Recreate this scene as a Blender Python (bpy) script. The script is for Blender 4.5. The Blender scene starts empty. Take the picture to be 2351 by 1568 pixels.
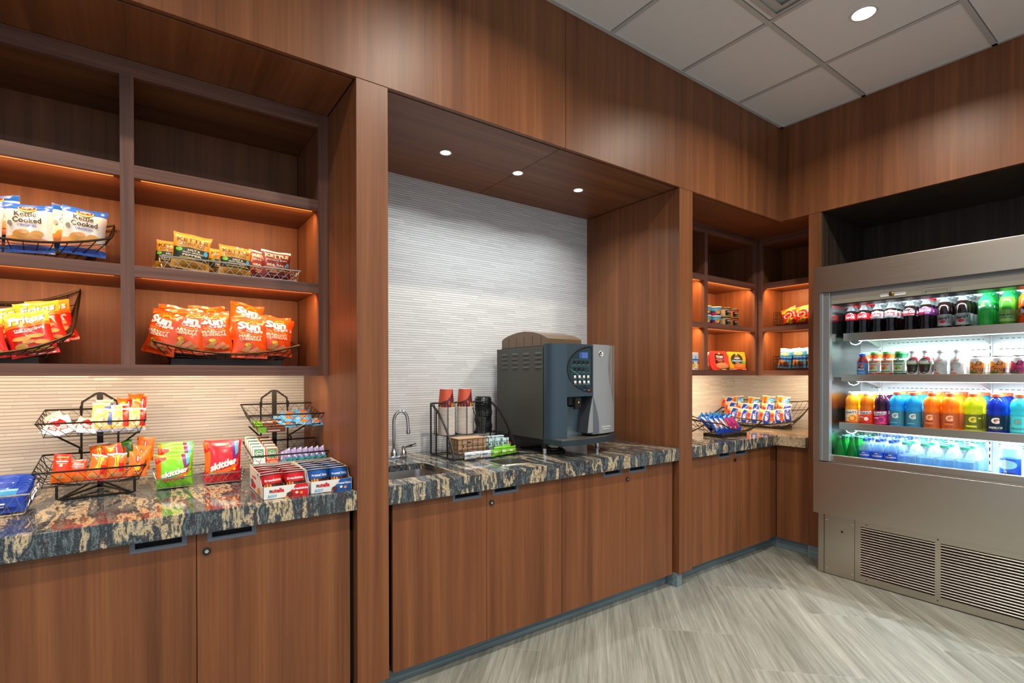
import bpy, bmesh, math, random
from mathutils import Vector, Matrix, Euler
S = bpy.context.scene
C = S.collection
R = random.Random(7)
# ---------------------------------------------------------------- camera
cam_d = bpy.data.cameras.new('camera'); cam = bpy.data.objects.new('camera', cam_d); C.objects.link(cam); S.camera = cam
yaw, pit, rol = 0.621243, -0.006614, -0.000963
F_ = Vector((math.sin(yaw), math.cos(yaw), 0)); R_ = Vector((math.cos(yaw), -math.sin(yaw), 0)); U_ = Vector((0, 0, 1))
F2 = F_*math.cos(pit)+U_*math.sin(pit); U2 = U_*math.cos(pit)-F_*math.sin(pit)
R3 = R_*math.cos(rol)+U2*math.sin(rol); U3 = U2*math.cos(rol)-R_*math.sin(rol)
M = Matrix((R3, U3, -F2)).transposed().to_4x4(); M.translation = (-0.2502, -1.9818, 1.3125); cam.matrix_world = M
cam_d.sensor_width = 36; cam_d.lens = 36*1182.72/2351; cam_d.shift_y = 86.86/2351; cam_d.clip_start = .02
# ---------------------------------------------------------------- world, exposure
W = bpy.data.worlds.new('world'); S.world = W; W.use_nodes = True
W.node_tree.nodes['Background'].inputs[0].default_value = (.70, .83, 1, 1)
W.node_tree.nodes['Background'].inputs[1].default_value = .80
S.view_settings.view_transform = 'Standard'; S.view_settings.look = 'None'
S.view_settings.exposure = 0.0; S.view_settings.gamma = 1; S.view_settings.use_curve_mapping = False
cy = S.cycles
cy.max_bounces = 8; cy.diffuse_bounces = 4; cy.glossy_bounces = 4; cy.transmission_bounces = 4; cy.transparent_max_bounces = 14
cy.caustics_reflective = False; cy.caustics_refractive = False; cy.sample_clamp_indirect = 4
try: cy.use_denoising = True
except Exception: pass
WARM = (1, .55, .26); NEUT = (1, .90, .76); COOL = (.86, .95, 1)
def area(name, loc, rot, sx, sy, power, col, parent=None, spread=180, shape='RECTANGLE'):
    d = bpy.data.lights.new(name, 'AREA'); d.shape = shape; d.size = sx
    if shape in ('RECTANGLE', 'ELLIPSE'): d.size_y = sy
    d.energy = power; d.color = col; d.spread = math.radians(spread)
    o = bpy.data.objects.new(name, d); C.objects.link(o); o.location = loc; o.rotation_euler = rot
    if parent: o.parent = parent
    return o
# ---------------------------------------------------------------- dimensions (metres)
XL, XL2, XR, XR2, XB, XT = .426, .555, 2.437, 2.569, 3.659, 4.40
YT, YS, YB1, YB2 = .814, .374, -.20, -.282
ZS, ZC, ZK, ZT, ZU = 2.473, 3.173, .086, .865, 1.314
# ---------------------------------------------------------------- materials
MATS = {}
def nodes(name):
    m = bpy.data.materials.new(name); m.use_nodes = True; nt = m.node_tree
    return m, nt, nt.nodes['Principled BSDF']
def N(nt, t, ins=None, **kw):
    n = nt.nodes.new('ShaderNode'+t)
    for k, v in kw.items(): setattr(n, k, v)
    if ins:
        for k, v in ins.items():
            if isinstance(v, bpy.types.NodeSocket): nt.links.new(v, n.inputs[k])
            else: n.inputs[k].default_value = v
    return n
def math_(nt, op, a, b=0., c=None):
    ins = {0: a, 1: b}
    if c is not None: ins[2] = c
    return N(nt, 'Math', ins, operation=op).outputs[0]
def ramp(nt, fac, stops, interp='LINEAR'):
    n = N(nt, 'ValToRGB', {0: fac}); cr = n.color_ramp; cr.interpolation = interp
    while len(cr.elements) < len(stops): cr.elements.new(.5)
    for e, (p, c) in zip(cr.elements, stops): e.position = p; e.color = (*c, 1)
    return n.outputs[0]
def mixc(nt, fac, a, b, blend='MIX'):
    n = N(nt, 'Mix', data_type='RGBA', blend_type=blend)
    for k, v in ((0, fac), (6, a), (7, b)):
        if isinstance(v, bpy.types.NodeSocket): nt.links.new(v, n.inputs[k])
        else: n.inputs[k].default_value = v if k == 0 else (*v, 1)
    return n.outputs[2]
def s2l(c): return tuple(((x/255)/12.92 if x/255 <= .04045 else ((x/255+.055)/1.055)**2.4) for x in c)
def flat(name, col, rough=.5, metal=0., spec=None, coat=0, emis=None, alpha=1, sub=0):
    """col in sRGB 0-255"""
    key = name
    if key in MATS: return MATS[key]
    m, nt, b = nodes(name); lc = s2l(col)
    b.inputs['Base Color'].default_value = (*lc, 1); b.inputs['Roughness'].default_value = rough; b.inputs['Metallic'].default_value = metal
    if coat: b.inputs['Coat Weight'].default_value = coat; b.inputs['Coat Roughness'].default_value = .06
    if spec is not None: b.inputs['Specular IOR Level'].default_value = spec
    if emis: b.inputs['Emission Color'].default_value = (*s2l(emis[0]), 1); b.inputs['Emission Strength'].default_value = emis[1]
    MATS[key] = m; return m
def wood(name, cols, axis='z', rough=.42, sc=1.0, streak=.5):
    m, nt, b = nodes(name)
    tc = N(nt, 'TexCoord').outputs['Object']; rnd = N(nt, 'ObjectInfo').outputs['Random']
    off = math_(nt, 'MULTIPLY', rnd, 31.)
    v = N(nt, 'VectorMath', {0: tc, 1: N(nt, 'CombineXYZ', {0: off, 1: off, 2: off}).outputs[0]}, operation='ADD').outputs[0]
    def sv(a, l):
        s = {'x': (l, a, a), 'y': (a, l, a), 'z': (a, a, l)}[axis]
        return N(nt, 'VectorMath', {0: v, 1: s}, operation='MULTIPLY').outputs[0]
    n0 = N(nt, 'TexNoise', {'Vector': sv(2.2*sc, .5*sc), 'Scale': 1., 'Detail': 2.})
    warp = N(nt, 'VectorMath', {0: n0.outputs[1], 'Scale': .9}, operation='SCALE').outputs[0]
    v1 = N(nt, 'VectorMath', {0: sv(14*sc, .35*sc), 1: warp}, operation='ADD').outputs[0]
    n1 = N(nt, 'TexNoise', {'Vector': v1, 'Scale': 1., 'Detail': 5., 'Roughness': .6}).outputs[0]
    n2 = N(nt, 'TexNoise', {'Vector': sv(130, 2.2), 'Scale': 1., 'Detail': 2.}).outputs[0]
    n3 = N(nt, 'TexNoise', {'Vector': sv(34*sc, .8), 'Scale': 1., 'Detail': 2.}).outputs[0]
    f = math_(nt, 'MULTIPLY_ADD', n2, .22*streak*2, math_(nt, 'MULTIPLY_ADD', n1, .62, math_(nt, 'MULTIPLY', n3, .25*streak*2)))
    f = math_(nt, 'SUBTRACT', f, .22*(streak*2-1)*1.05)
    c = ramp(nt, f, [(.34, cols[0]), (.48, cols[1]), (.60, cols[2]), (.76, cols[3])])
    nt.links.new(c, b.inputs['Base Color'])
    b.inputs['Roughness'].default_value = rough; b.inputs['Specular IOR Level'].default_value = .36
    bp = N(nt, 'Bump', {'Height': n2, 'Strength': .04, 'Distance': .001}); nt.links.new(bp.outputs[0], b.inputs['Normal'])
    return m
VEN = [(.105, .036, .0135), (.170, .060, .0225), (.215, .078, .029), (.31, .120, .045)]
WOODZ = wood('walnut veneer upright grain', VEN, 'z')
WOODX = wood('walnut veneer long grain', VEN, 'x')
WOODY = wood('walnut veneer cross grain', VEN, 'y')
SOL = [(.07, .032, .025), (.135, .062, .045), (.20, .095, .066), (.28, .14, .092)]
SOLX = wood('solid walnut rail', SOL, 'x', .38, 1.6)
SOLY = wood('solid walnut rail cross', SOL, 'y', .38, 1.6)
SOLZ = wood('solid walnut stile', SOL, 'z', .38, 1.6)
def granite(name, stops, sc=1., shift=0.):
    m, nt, b = nodes(name)
    tc = N(nt, 'TexCoord').outputs['Object']
    v = N(nt, 'VectorMath', {0: tc, 1: (shift, shift, shift)}, operation='ADD').outputs[0]
    w = N(nt, 'TexNoise', {'Vector': v, 'Scale': 3.2, 'Detail': 3.}).outputs[1]
    w2 = N(nt, 'TexNoise', {'Vector': v, 'Scale': 26., 'Detail': 2.}).outputs[1]
    vs = N(nt, 'VectorMath', {0: v, 1: (20*sc, 2.4*sc, 4.6*sc)}, operation='MULTIPLY').outputs[0]
    vs = N(nt, 'VectorMath', {0: w, 1: (1.5, 1.1, 1.5), 2: vs}, operation='MULTIPLY_ADD').outputs[0]
    vs = N(nt, 'VectorMath', {0: w2, 1: (.22, .22, .22), 2: vs}, operation='MULTIPLY_ADD').outputs[0]
    n = N(nt, 'TexNoise', {'Vector': vs, 'Scale': 1., 'Detail': 6., 'Roughness': .66}).outputs[0]
    c = ramp(nt, n, stops)
    fine = N(nt, 'TexNoise', {'Vector': v, 'Scale': 170., 'Detail': 2., 'Roughness': .7}).outputs[0]
    c = mixc(nt, ramp(nt, fine, [(.34, (.85,)*3), (.47, (0,)*3)]), c, (.012, .014, .018))
    sp = N(nt, 'TexVoronoi', {'Vector': v, 'Scale': 95.}).outputs[0]
    sm = N(nt, 'TexNoise', {'Vector': v, 'Scale': 11., 'Detail': 1.}).outputs[0]
    red = math_(nt, 'MULTIPLY', math_(nt, 'LESS_THAN', sp, .36), math_(nt, 'GREATER_THAN', sm, .56))
    c = mixc(nt, math_(nt, 'MULTIPLY', red, .75), c, (.10, .022, .022))
    lt = math_(nt, 'GREATER_THAN', N(nt, 'TexNoise', {'Vector': v, 'Scale': 240., 'Detail': 1.}).outputs[0], .66)
    c = mixc(nt, math_(nt, 'MULTIPLY', lt, .35), c, (.35, .42, .42))
    nt.links.new(c, b.inputs['Base Color']); b.inputs['Roughness'].default_value = .07
    return m
GRAN = granite('polished dark granite', [(.28, (.014, .018, .024)), (.385, (.04, .055, .07)), (.425, (.15, .19, .20)), (.455, (.035, .045, .055)), (.505, (.045, .055, .065)), (.525, (.17, .19, .18)), (.545, (.48, .39, .25)), (.575, (.60, .50, .32)), (.600, (.42, .31, .17)), (.615, (.06, .06, .06)), (.66, (.13, .15, .15)), (.69, (.42, .38, .28)), (.73, (.04, .045, .05))])
GRANB = granite('polished cream granite', [(.30, (.10, .08, .055)), (.38, (.36, .28, .17)), (.50, (.52, .42, .27)), (.60, (.60, .50, .34)), (.66, (.20, .15, .10)), (.74, (.50, .40, .25))], .7, 5.)
def mosaic(name, ax):
    m, nt, b = nodes(name)
    tc = N(nt, 'TexCoord').outputs['Object']; sx = N(nt, 'SeparateXYZ', {0: tc})
    a, z = sx.outputs[ax], sx.outputs[2]
    RH = .0136
    row = math_(nt, 'FLOOR', math_(nt, 'DIVIDE', z, RH))
    rz = math_(nt, 'FRACT', math_(nt, 'DIVIDE', z, RH))
    h = N(nt, 'TexWhiteNoise', {'W': row}, noise_dimensions='1D').outputs[0]
    L = math_(nt, 'MULTIPLY_ADD', h, .16, .09)
    aa = math_(nt, 'DIVIDE', math_(nt, 'MULTIPLY_ADD', h, 7.3, a), L)
    col = math_(nt, 'FLOOR', aa); ra = math_(nt, 'FRACT', aa)
    g1 = math_(nt, 'LESS_THAN', rz, .20)
    g2 = math_(nt, 'LESS_THAN', math_(nt, 'MULTIPLY', ra, L), .0016)
    g = math_(nt, 'MAXIMUM', g1, math_(nt, 'MULTIPLY', g2, .4))
    cid = N(nt, 'TexWhiteNoise', {'Vector': N(nt, 'CombineXYZ', {0: row, 1: col}).outputs[0]}, noise_dimensions='2D').outputs[0]
    c = ramp(nt, cid, [(.0, (.69, .695, .69)), (.35, (.745, .75, .745)), (.7, (.765, .77, .765)), (1, (.80, .80, .795))])
    c = mixc(nt, g, c, (.36, .36, .35))  # grey joints; the row joints also paint in the sticks' relief shade
    nt.links.new(c, b.inputs['Base Color'])
    nt.links.new(math_(nt, 'MULTIPLY_ADD', g, .5, math_(nt, 'MULTIPLY_ADD', cid, .22, .16)), b.inputs['Roughness'])
    bp = N(nt, 'Bump', {'Height': math_(nt, 'MULTIPLY_ADD', g, -1., math_(nt, 'MULTIPLY', cid, .35)), 'Strength': .5, 'Distance': .0012})
    nt.links.new(bp.outputs[0], b.inputs['Normal'])
    return m
MOSX = mosaic('glass stick mosaic', 0); MOSY = mosaic('glass stick mosaic side', 1)
def floor_mat():
    m, nt, b = nodes('striated porcelain plank')
    tc = N(nt, 'TexCoord').outputs['Object']; s = N(nt, 'SeparateXYZ', {0: tc})
    q = 1/math.sqrt(2)
    A = math_(nt, 'MULTIPLY', math_(nt, 'SUBTRACT', s.outputs[0], s.outputs[1]), q)
    Bc = math_(nt, 'MULTIPLY', math_(nt, 'ADD', s.outputs[0], s.outputs[1]), q)
    WD, LN = .472, .935
    ra = math_(nt, 'DIVIDE', math_(nt, 'SUBTRACT', A, 1.903), WD)
    row = math_(nt, 'FLOOR', ra)
    rb = math_(nt, 'DIVIDE', math_(nt, 'SUBTRACT', math_(nt, 'MULTIPLY_ADD', row, .3117, Bc), .862), LN)
    fa = math_(nt, 'FRACT', ra); fb = math_(nt, 'FRACT', rb); colm = math_(nt, 'FLOOR', rb)
    g = math_(nt, 'MAXIMUM', math_(nt, 'LESS_THAN', fa, .0052), math_(nt, 'LESS_THAN', fb, .0026))
    rid = N(nt, 'TexWhiteNoise', {'Vector': N(nt, 'CombineXYZ', {0: row, 1: colm}).outputs[0]}, noise_dimensions='2D').outputs[0]
    o = math_(nt, 'MULTIPLY', rid, 13.)
    v = N(nt, 'CombineXYZ', {0: math_(nt, 'MULTIPLY_ADD', A, 55., o), 1: math_(nt, 'MULTIPLY_ADD', Bc, 1.6, o), 2: o}).outputs[0]
    v2 = N(nt, 'CombineXYZ', {0: math_(nt, 'MULTIPLY_ADD', A, 230., o), 1: math_(nt, 'MULTIPLY_ADD', Bc, 7., o), 2: o}).outputs[0]
    v3 = N(nt, 'CombineXYZ', {0: math_(nt, 'MULTIPLY_ADD', A, 9., o), 1: math_(nt, 'MULTIPLY_ADD', Bc, .9, o), 2: o}).outputs[0]
    n1 = N(nt, 'TexNoise', {'Vector': v, 'Scale': 1., 'Detail': 4.}).outputs[0]
    n2 = N(nt, 'TexNoise', {'Vector': v2, 'Scale': 1., 'Detail': 3.}).outputs[0]
    n3 = N(nt, 'TexNoise', {'Vector': v3, 'Scale': 1., 'Detail': 2.}).outputs[0]
    f = math_(nt, 'MULTIPLY_ADD', n1, .4, math_(nt, 'MULTIPLY_ADD', n2, .32, math_(nt, 'MULTIPLY_ADD', n3, .28, math_(nt, 'MULTIPLY_ADD', rid, .06, -.03))))
    c = ramp(nt, f, [(.34, (.125, .13, .11)), (.46, (.20, .207, .178)), (.55, (.265, .272, .24)), (.66, (.36, .368, .33))])
    c = mixc(nt, g, c, (.36, .33, .27))
    nt.links.new(c, b.inputs['Base Color']); b.inputs['Roughness'].default_value = .42
    bp = N(nt, 'Bump', {'Height': n2, 'Strength': .08, 'Distance': .001}); nt.links.new(bp.outputs[0], b.inputs['Normal'])
    return m
FLOORM = floor_mat()
def streaky(name, c1, c2, axis='x', rough=.45):
    m, nt, b = nodes(name)
    tc = N(nt, 'TexCoord').outputs['Object']
    sc = {'x': (1.6, 60, 90), 'y': (60, 1.6, 90), 'z': (60, 60, 1.6)}[axis]
    v = N(nt, 'VectorMath', {0: tc, 1: sc}, operation='MULTIPLY').outputs[0]
    n = N(nt, 'TexNoise', {'Vector': v, 'Scale': 1., 'Detail': 4.}).outputs[0]
    nt.links.new(ramp(nt, n, [(.3, c1), (.7, c2)]), b.inputs['Base Color']); b.inputs['Roughness'].default_value = rough
    return m
KICKX = streaky('shade tinted porcelain base', (.105, .155, .175), (.235, .305, .32), 'x')  # same tile as the floor, with its cool shade painted in as blue
KICKY = streaky('shade tinted porcelain base side', (.105, .155, .175), (.235, .305, .32), 'y')
def ceil_mat():
    m, nt, b = nodes('acoustic tile')
    tc = N(nt, 'TexCoord').outputs['Object']
    n = N(nt, 'TexNoise', {'Vector': tc, 'Scale': 300., 'Detail': 2.}).outputs[0]
    nt.links.new(ramp(nt, n, [(.3, (.78, .78, .76)), (.6, (.86, .86, .845))]), b.inputs['Base Color']); b.inputs['Roughness'].default_value = .9
    bp = N(nt, 'Bump', {'Height': n, 'Strength': .25, 'Distance': .001}); nt.links.new(bp.outputs[0], b.inputs['Normal'])
    return m
CEILM = ceil_mat()
def steel(name, axis='y', col=(.56, .51, .43), rough=.30):  # default beige tint stands in for a warm room's reflection
    m, nt, b = nodes(name)
    tc = N(nt, 'TexCoord').outputs['Object']
    sc = {'y': (3, 3, 420), 'z': (420, 420, 3)}[axis]
    v = N(nt, 'VectorMath', {0: tc, 1: sc}, operation='MULTIPLY').outputs[0]
    n = N(nt, 'TexNoise', {'Vector': v, 'Scale': 1., 'Detail': 2.}).outputs[0]
    b.inputs['Base Color'].default_value = (*col, 1); b.inputs['Metallic'].default_value = 1.
    nt.links.new(math_(nt, 'MULTIPLY_ADD', n, .10, rough-.05), b.inputs['Roughness'])
    bp = N(nt, 'Bump', {'Height': n, 'Strength': .015, 'Distance': .0004}); nt.links.new(bp.outputs[0], b.inputs['Normal'])
    return m
STEEL = steel('brushed stainless steel')
STEELP = steel('satin stainless basin', 'z', (.62, .60, .57), .24)
CHROME = flat('chrome', (225, 228, 230), .06, 1.)
WIREB = flat('black coated wire', (38, 34, 28), .38, .3)
WIRES = flat('chromed wire', (205, 200, 192), .18, 1.)
BRONZE = flat('dark bronze wire', (62, 54, 40), .35, .7)
BLACK = flat('black plastic', (18, 19, 20), .35)
BLACKM = flat('matte black recess', (8, 8, 8), .8)
GUN = flat('graphite metal pull', (104, 110, 120), .4, .35)
WHITE = flat('white enamel', (232, 234, 232), .35)
WHITEP = flat('white gloss print', (240, 240, 238), .25)
# ---------------------------------------------------------------- mesh builder
class MB:
    def __init__(s): s.v = []; s.f = []; s.m = []; s.mats = []
    def mi(s, mat):
        if mat not in s.mats: s.mats.append(mat)
        return s.mats.index(mat)
    def add(s, vs, fs, mat):
        o = len(s.v); s.v += [tuple(p) for p in vs]; k = s.mi(mat)
        for f in fs: s.f.append(tuple(i+o for i in f)); s.m.append(k)
        return s
    def box(s, x0, x1, y0, y1, z0, z1, mat, T=None):
        vs = [(x, y, z) for x in (x0, x1) for y in (y0, y1) for z in (z0, z1)]
        if T: vs = [tuple(T @ Vector(p)) for p in vs]
        return s.add(vs, [(0, 1, 3, 2), (4, 6, 7, 5), (0, 4, 5, 1), (2, 3, 7, 6), (0, 2, 6, 4), (1, 5, 7, 3)], mat)
    def tube(s, pts, r, mat, n=6, closed=False, flat_=None):
        pts = [Vector(p) for p in pts]; L = len(pts); vs = []; fs = []
        prev = None
        for i, p in enumerate(pts):
            a = pts[i-1] if (i > 0 or closed) else p; b = pts[(i+1) % L] if (i < L-1 or closed) else p
            t = (b-a)
            t = t.normalized() if t.length > 1e-9 else Vector((0, 0, 1))
            if prev is None:
                up = Vector((0, 0, 1)) if abs(t.z) < .9 else Vector((1, 0, 0)); n1 = t.cross(up).normalized()
            else:
                n1 = (prev - t*prev.dot(t))
                n1 = n1.normalized() if n1.length > 1e-6 else t.orthogonal().normalized()
            prev = n1; n2 = t.cross(n1)
            rr = r(i/(max(1, L-1))) if callable(r) else r
            for k in range(n):
                an = 2*math.pi*(k+.5)/n; vs.append(p + n1*math.cos(an)*rr + n2*math.sin(an)*rr)
        for i in range(L if closed else L-1):
            j = (i+1) % L
            for k in range(n): fs.append((i*n+k, i*n+(k+1) % n, j*n+(k+1) % n, j*n+k))
        if not closed: fs.append(tuple(range(n))[::-1]); fs.append(tuple((L-1)*n+k for k in range(n)))
        return s.add(vs, fs, mat)
    def lathe(s, prof, mat, n=20, c=(0, 0), cap0=True, cap1=True, sq=None):
        vs = []; fs = []
        for (r, z) in prof:
            for k in range(n):
                a = 2*math.pi*k/n; x, y = math.cos(a), math.sin(a)
                if sq: # superellipse
                    q = (abs(x)**sq+abs(y)**sq)**(-1/sq); x, y = x*q, y*q
                vs.append((c[0]+r*x, c[1]+r*y, z))
        for i in range(len(prof)-1):
            for k in range(n): fs.append((i*n+k, i*n+(k+1) % n, (i+1)*n+(k+1) % n, (i+1)*n+k))
        if cap0: fs.append(tuple(range(n))[::-1])
        if cap1: fs.append(tuple((len(prof)-1)*n+k for k in range(n)))
        return s.add(vs, fs, mat)
    def prism(s, poly, d0, d1, mat, plane='xy', T=None):
        """poly 2D extruded along the third axis"""
        n = len(poly)
        def P(p, d): return {'xy': (p[0], p[1], d), 'xz': (p[0], d, p[1]), 'yz': (d, p[0], p[1])}[plane]
        vs = [P(p, d0) for p in poly]+[P(p, d1) for p in poly]
        if T: vs = [tuple(T @ Vector(p)) for p in vs]
        fs = [tuple(range(n))[::-1], tuple(range(n, 2*n))]+[(i, (i+1) % n, n+(i+1) % n, n+i) for i in range(n)]
        return s.add(vs, fs, mat)
    def grid(s, F, nu, nv, mat, **kw):
        vs = [F(i/nu, j/nv, **kw) for j in range(nv+1) for i in range(nu+1)]
        fs = [(j*(nu+1)+i, j*(nu+1)+i+1, (j+1)*(nu+1)+i+1, (j+1)*(nu+1)+i) for j in range(nv) for i in range(nu)]
        return s.add(vs, fs, mat)
    def holes(s, outer, holes, z0, z1, mat):
        bm = bmesh.new(); es = []; loops = []
        for lp in [outer]+holes:
            vs = [bm.verts.new((x, y, z1)) for x, y in lp]; loops.append(lp)
            es += [bm.edges.new((vs[i], vs[(i+1) % len(vs)])) for i in range(len(vs))]
        bmesh.ops.triangle_fill(bm, use_beauty=True, use_dissolve=False, edges=es, normal=(0, 0, 1))
        bm.verts.ensure_lookup_table(); bm.verts.index_update()
        vs = [tuple(v.co) for v in bm.verts]; fs = [tuple(v.index for v in f.verts) for f in bm.faces]; bm.free()
        s.add(vs, fs, mat); s.add([(x, y, z0) for x, y, z in vs], [f[::-1] for f in fs], mat)
        for lp in loops:
            n = len(lp); s.add([(x, y, z0) for x, y in lp]+[(x, y, z1) for x, y in lp], [(i, (i+1) % n, n+(i+1) % n, n+i) for i in range(n)], mat)
        return s
    def art(s, F, els, NU, NV, lift=.0006, step=.00035):
        for li, e in enumerate(els):
            vs, fs, mat = tess(e, NU, NV)
            if vs: s.add([F(u, v, off=lift+step*li) for u, v in vs], fs, mat)
        return s
    def build(s, name, parent=None, loc=(0, 0, 0), rot=(0, 0, 0), smooth=True, bevel=0, fix=False, merge=0):
        me = bpy.data.meshes.new(name)
        me.from_pydata(s.v, [], s.f)
        for m in s.mats: me.materials.append(m)
        me.polygons.foreach_set('material_index', s.m)
        if merge or fix:
            bm = bmesh.new(); bm.from_mesh(me)
            if merge: bmesh.ops.remove_doubles(bm, verts=bm.verts, dist=merge)
            if fix: bmesh.ops.recalc_face_normals(bm, faces=bm.faces)
            bm.to_mesh(me); bm.free()
        if smooth:
            me.polygons.foreach_set('use_smooth', [True]*len(me.polygons)); me.set_sharp_from_angle(angle=math.radians(38))
        me.update()
        o = bpy.data.objects.new(name, me); C.objects.link(o); o.location = loc; o.rotation_euler = rot
        if parent: o.parent = parent
        if bevel:
            b = o.modifiers.new('edge', 'BEVEL'); b.width = bevel; b.segments = 2; b.limit_method = 'ANGLE'; b.angle_limit = math.radians(50)
        return o
# ------------------------------------------------ flat artwork: rect, ellipse, polygon, text -> bent onto a surface
_tc = {}
def text2d(txt, bold=0., shear=0.):
    k = (txt, bold, shear)
    if k not in _tc:
        cu = bpy.data.curves.new('lettering', 'FONT'); cu.body = txt; cu.size = 1; cu.offset = bold; cu.shear = shear
        cu.resolution_u = 2; cu.align_x = 'LEFT'
        o = bpy.data.objects.new('lettering', cu); C.objects.link(o)
        dg = bpy.context.evaluated_depsgraph_get(); me = bpy.data.meshes.new_from_object(o.evaluated_get(dg))
        vs = [(v.co.x, v.co.y) for v in me.vertices]; fs = [tuple(p.vertices) for p in me.polygons]
        bpy.data.objects.remove(o); bpy.data.meshes.remove(me); bpy.data.curves.remove(cu)
        x0 = min(v[0] for v in vs); x1 = max(v[0] for v in vs); y0 = min(v[1] for v in vs); y1 = max(v[1] for v in vs)
        _tc[k] = ([((x-x0)/(x1-x0)-.5, (y-y0)/(y1-y0)-.5) for x, y in vs], fs)
    return _tc[k]
def tess(e, NU, NV):
    """element -> 2D triangles in 0..1 surface units. ('r',x0,y0,x1,y1,mat[,skew]) ('e',cx,cy,rx,ry,mat) ('p',pts,mat) ('t',text,cx,cy,w,h,mat,{rot,bold,shear,asp})"""
    k = e[0]
    if k == 'r':
        sk = e[6] if len(e) > 6 else 0
        vs = [(e[1], e[2]), (e[3], e[2]+sk), (e[3], e[4]+sk), (e[1], e[4])]; fs = [(0, 1, 2, 3)]; mat = e[5]
    elif k == 'e':
        n = 18; vs = [(e[1]+e[3]*math.cos(2*math.pi*i/n), e[2]+e[4]*math.sin(2*math.pi*i/n)) for i in range(n)]; fs = [tuple(range(n))]; mat = e[5]
    elif k == 'p':
        vs = list(e[1]); fs = [tuple(range(len(vs)))]; mat = e[2]
    else:
        o = e[7] if len(e) > 7 else {}
        base, fs = text2d(e[1], o.get('bold', 0.02), o.get('shear', 0)); r = math.radians(o.get('rot', 0)); asp = o.get('asp', 1.)
        arc = o.get('arc', 0)
        vs = []
        for x, y in base:
            X, Y = x*e[4], (y*e[5]+arc*(.25-x*x)*4*e[5])*asp
            vs.append((e[2]+X*math.cos(r)-Y*math.sin(r), e[3]+(X*math.sin(r)+Y*math.cos(r))/asp))
        mat = e[6]
    bm = bmesh.new(); bv = [bm.verts.new((x, y, 0)) for x, y in vs]
    for f in fs:
        try: bm.faces.new([bv[i] for i in f])
        except ValueError: pass
    us = [v[0] for v in vs]; ws = [v[1] for v in vs]
    if k == 'p' and len(vs) > 4: bmesh.ops.triangulate(bm, faces=bm.faces)
    for ax, n, lo, hi in ((0, NU, min(us), max(us)), (1, NV, min(ws), max(ws))):
        if n <= 1: continue
        for i in range(math.ceil(lo*n+1e-6), math.floor(hi*n-1e-6)+1):
            co = Vector((i/n, 0, 0)) if ax == 0 else Vector((0, i/n, 0))
            no = Vector((1, 0, 0)) if ax == 0 else Vector((0, 1, 0))
            bmesh.ops.bisect_plane(bm, geom=bm.verts[:]+bm.edges[:]+bm.faces[:], plane_co=co, plane_no=no, dist=1e-6)
    bm.verts.index_update()
    out = [(v.co.x, v.co.y) for v in bm.verts]; ff = [tuple(v.index for v in f.verts) for f in bm.faces]; bm.free()
    return out, ff, mat
# ------------------------------------------------ things
def tag(o, label, cat, group=None):
    o['label'] = label; o['category'] = cat
    if group: o['group'] = group
    return o
def thing(name, label, cat, loc=(0, 0, 0), rotz=0., group=None, rot=None):
    o = bpy.data.objects.new(name, None); C.objects.link(o); o.location = loc; o.rotation_euler = rot or (0, 0, rotz)
    o.empty_display_size = .05
    return tag(o, label, cat, group)
def struct(o): o['kind'] = 'structure'; return o
def dup(root, loc, rot, label, group=None):
    r = root.copy(); C.objects.link(r); r.location = loc; r.rotation_euler = rot if isinstance(rot, (tuple, list)) else (0, 0, rot); r['label'] = label
    if group: r['group'] = group
    for ch in list(root.children):
        c = ch.copy(); C.objects.link(c); c.parent = r
        for g in list(ch.children):
            d = g.copy(); C.objects.link(d); d.parent = c
    return r
ORD = ['first', 'second', 'third', 'fourth', 'fifth', 'sixth', 'seventh', 'eighth', 'ninth', 'tenth', 'eleventh', 'twelfth', 'thirteenth', 'fourteenth', 'fifteenth', 'sixteenth', 'seventeenth', 'eighteenth', 'nineteenth', 'twentieth', 'twenty-first', 'twenty-second']
def rrect(x0, x1, y0, y1, r, n=5):
    p = []
    for cx, cy_, a0 in ((x1-r, y1-r, 0), (x0+r, y1-r, 90), (x0+r, y0+r, 180), (x1-r, y0+r, 270)):
        for i in range(n+1): a = math.radians(a0+90*i/n); p.append((cx+r*math.cos(a), cy_+r*math.sin(a)))
    return p
# ================================================================ THE SETTING
YF = -4.6; X0 = -3.4
struct(MB().box(X0, 4.6, YF, 1.0, -.05, 0, FLOORM).build('floor', smooth=False))
ce = struct(MB().box(X0, XB+.03, YF, .03, ZC, ZC+.04, CEILM).build('ceiling', smooth=False))
g = MB(); TEE = flat('painted grid tee', (196, 198, 196), .5); REV = flat('tile reveal', (120, 118, 108), .8)
xs = [1.825-.615*i for i in range(0, 9)][::-1]+[2.440, 3.065, 3.640]; ys = [-.55-.648*i for i in range(0, 7)]
for x in xs[:-1]:
    g.box(x-.012, x+.012, YF, 0, ZC-.003, ZC+.001, TEE).box(x-.0165, x-.012, YF, 0, ZC-.001, ZC+.001, REV)
for y in ys: g.box(X0, XB, y-.012, y+.012, ZC-.0035, ZC+.001, TEE).box(X0, XB, y-.0165, y-.012, ZC-.001, ZC+.001, REV)
g.box(X0, XB, -.022, 0, ZC-.0035, ZC, TEE).box(XB-.022, XB, YF, 0, ZC-.0035, ZC, TEE)
g.build('ceiling_grid', ce, smooth=False)
struct(MB().box(-1.3, XT+.1, YT, YT+.1, 0, ZS+.1, MOSX).build('wall_back', smooth=False))
struct(MB().box(XT, XT+.1, -.24, YT, 0, ZS+.1, MOSY).build('wall_right', smooth=False))
def panel(n, x0, x1, y0, y1, z0, z1, m, name='trim'):
    return struct(MB().box(x0, x1, y0, y1, z0, z1, m).build('%s_%d' % (name, n), bevel=.0012, smooth=False))
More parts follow.
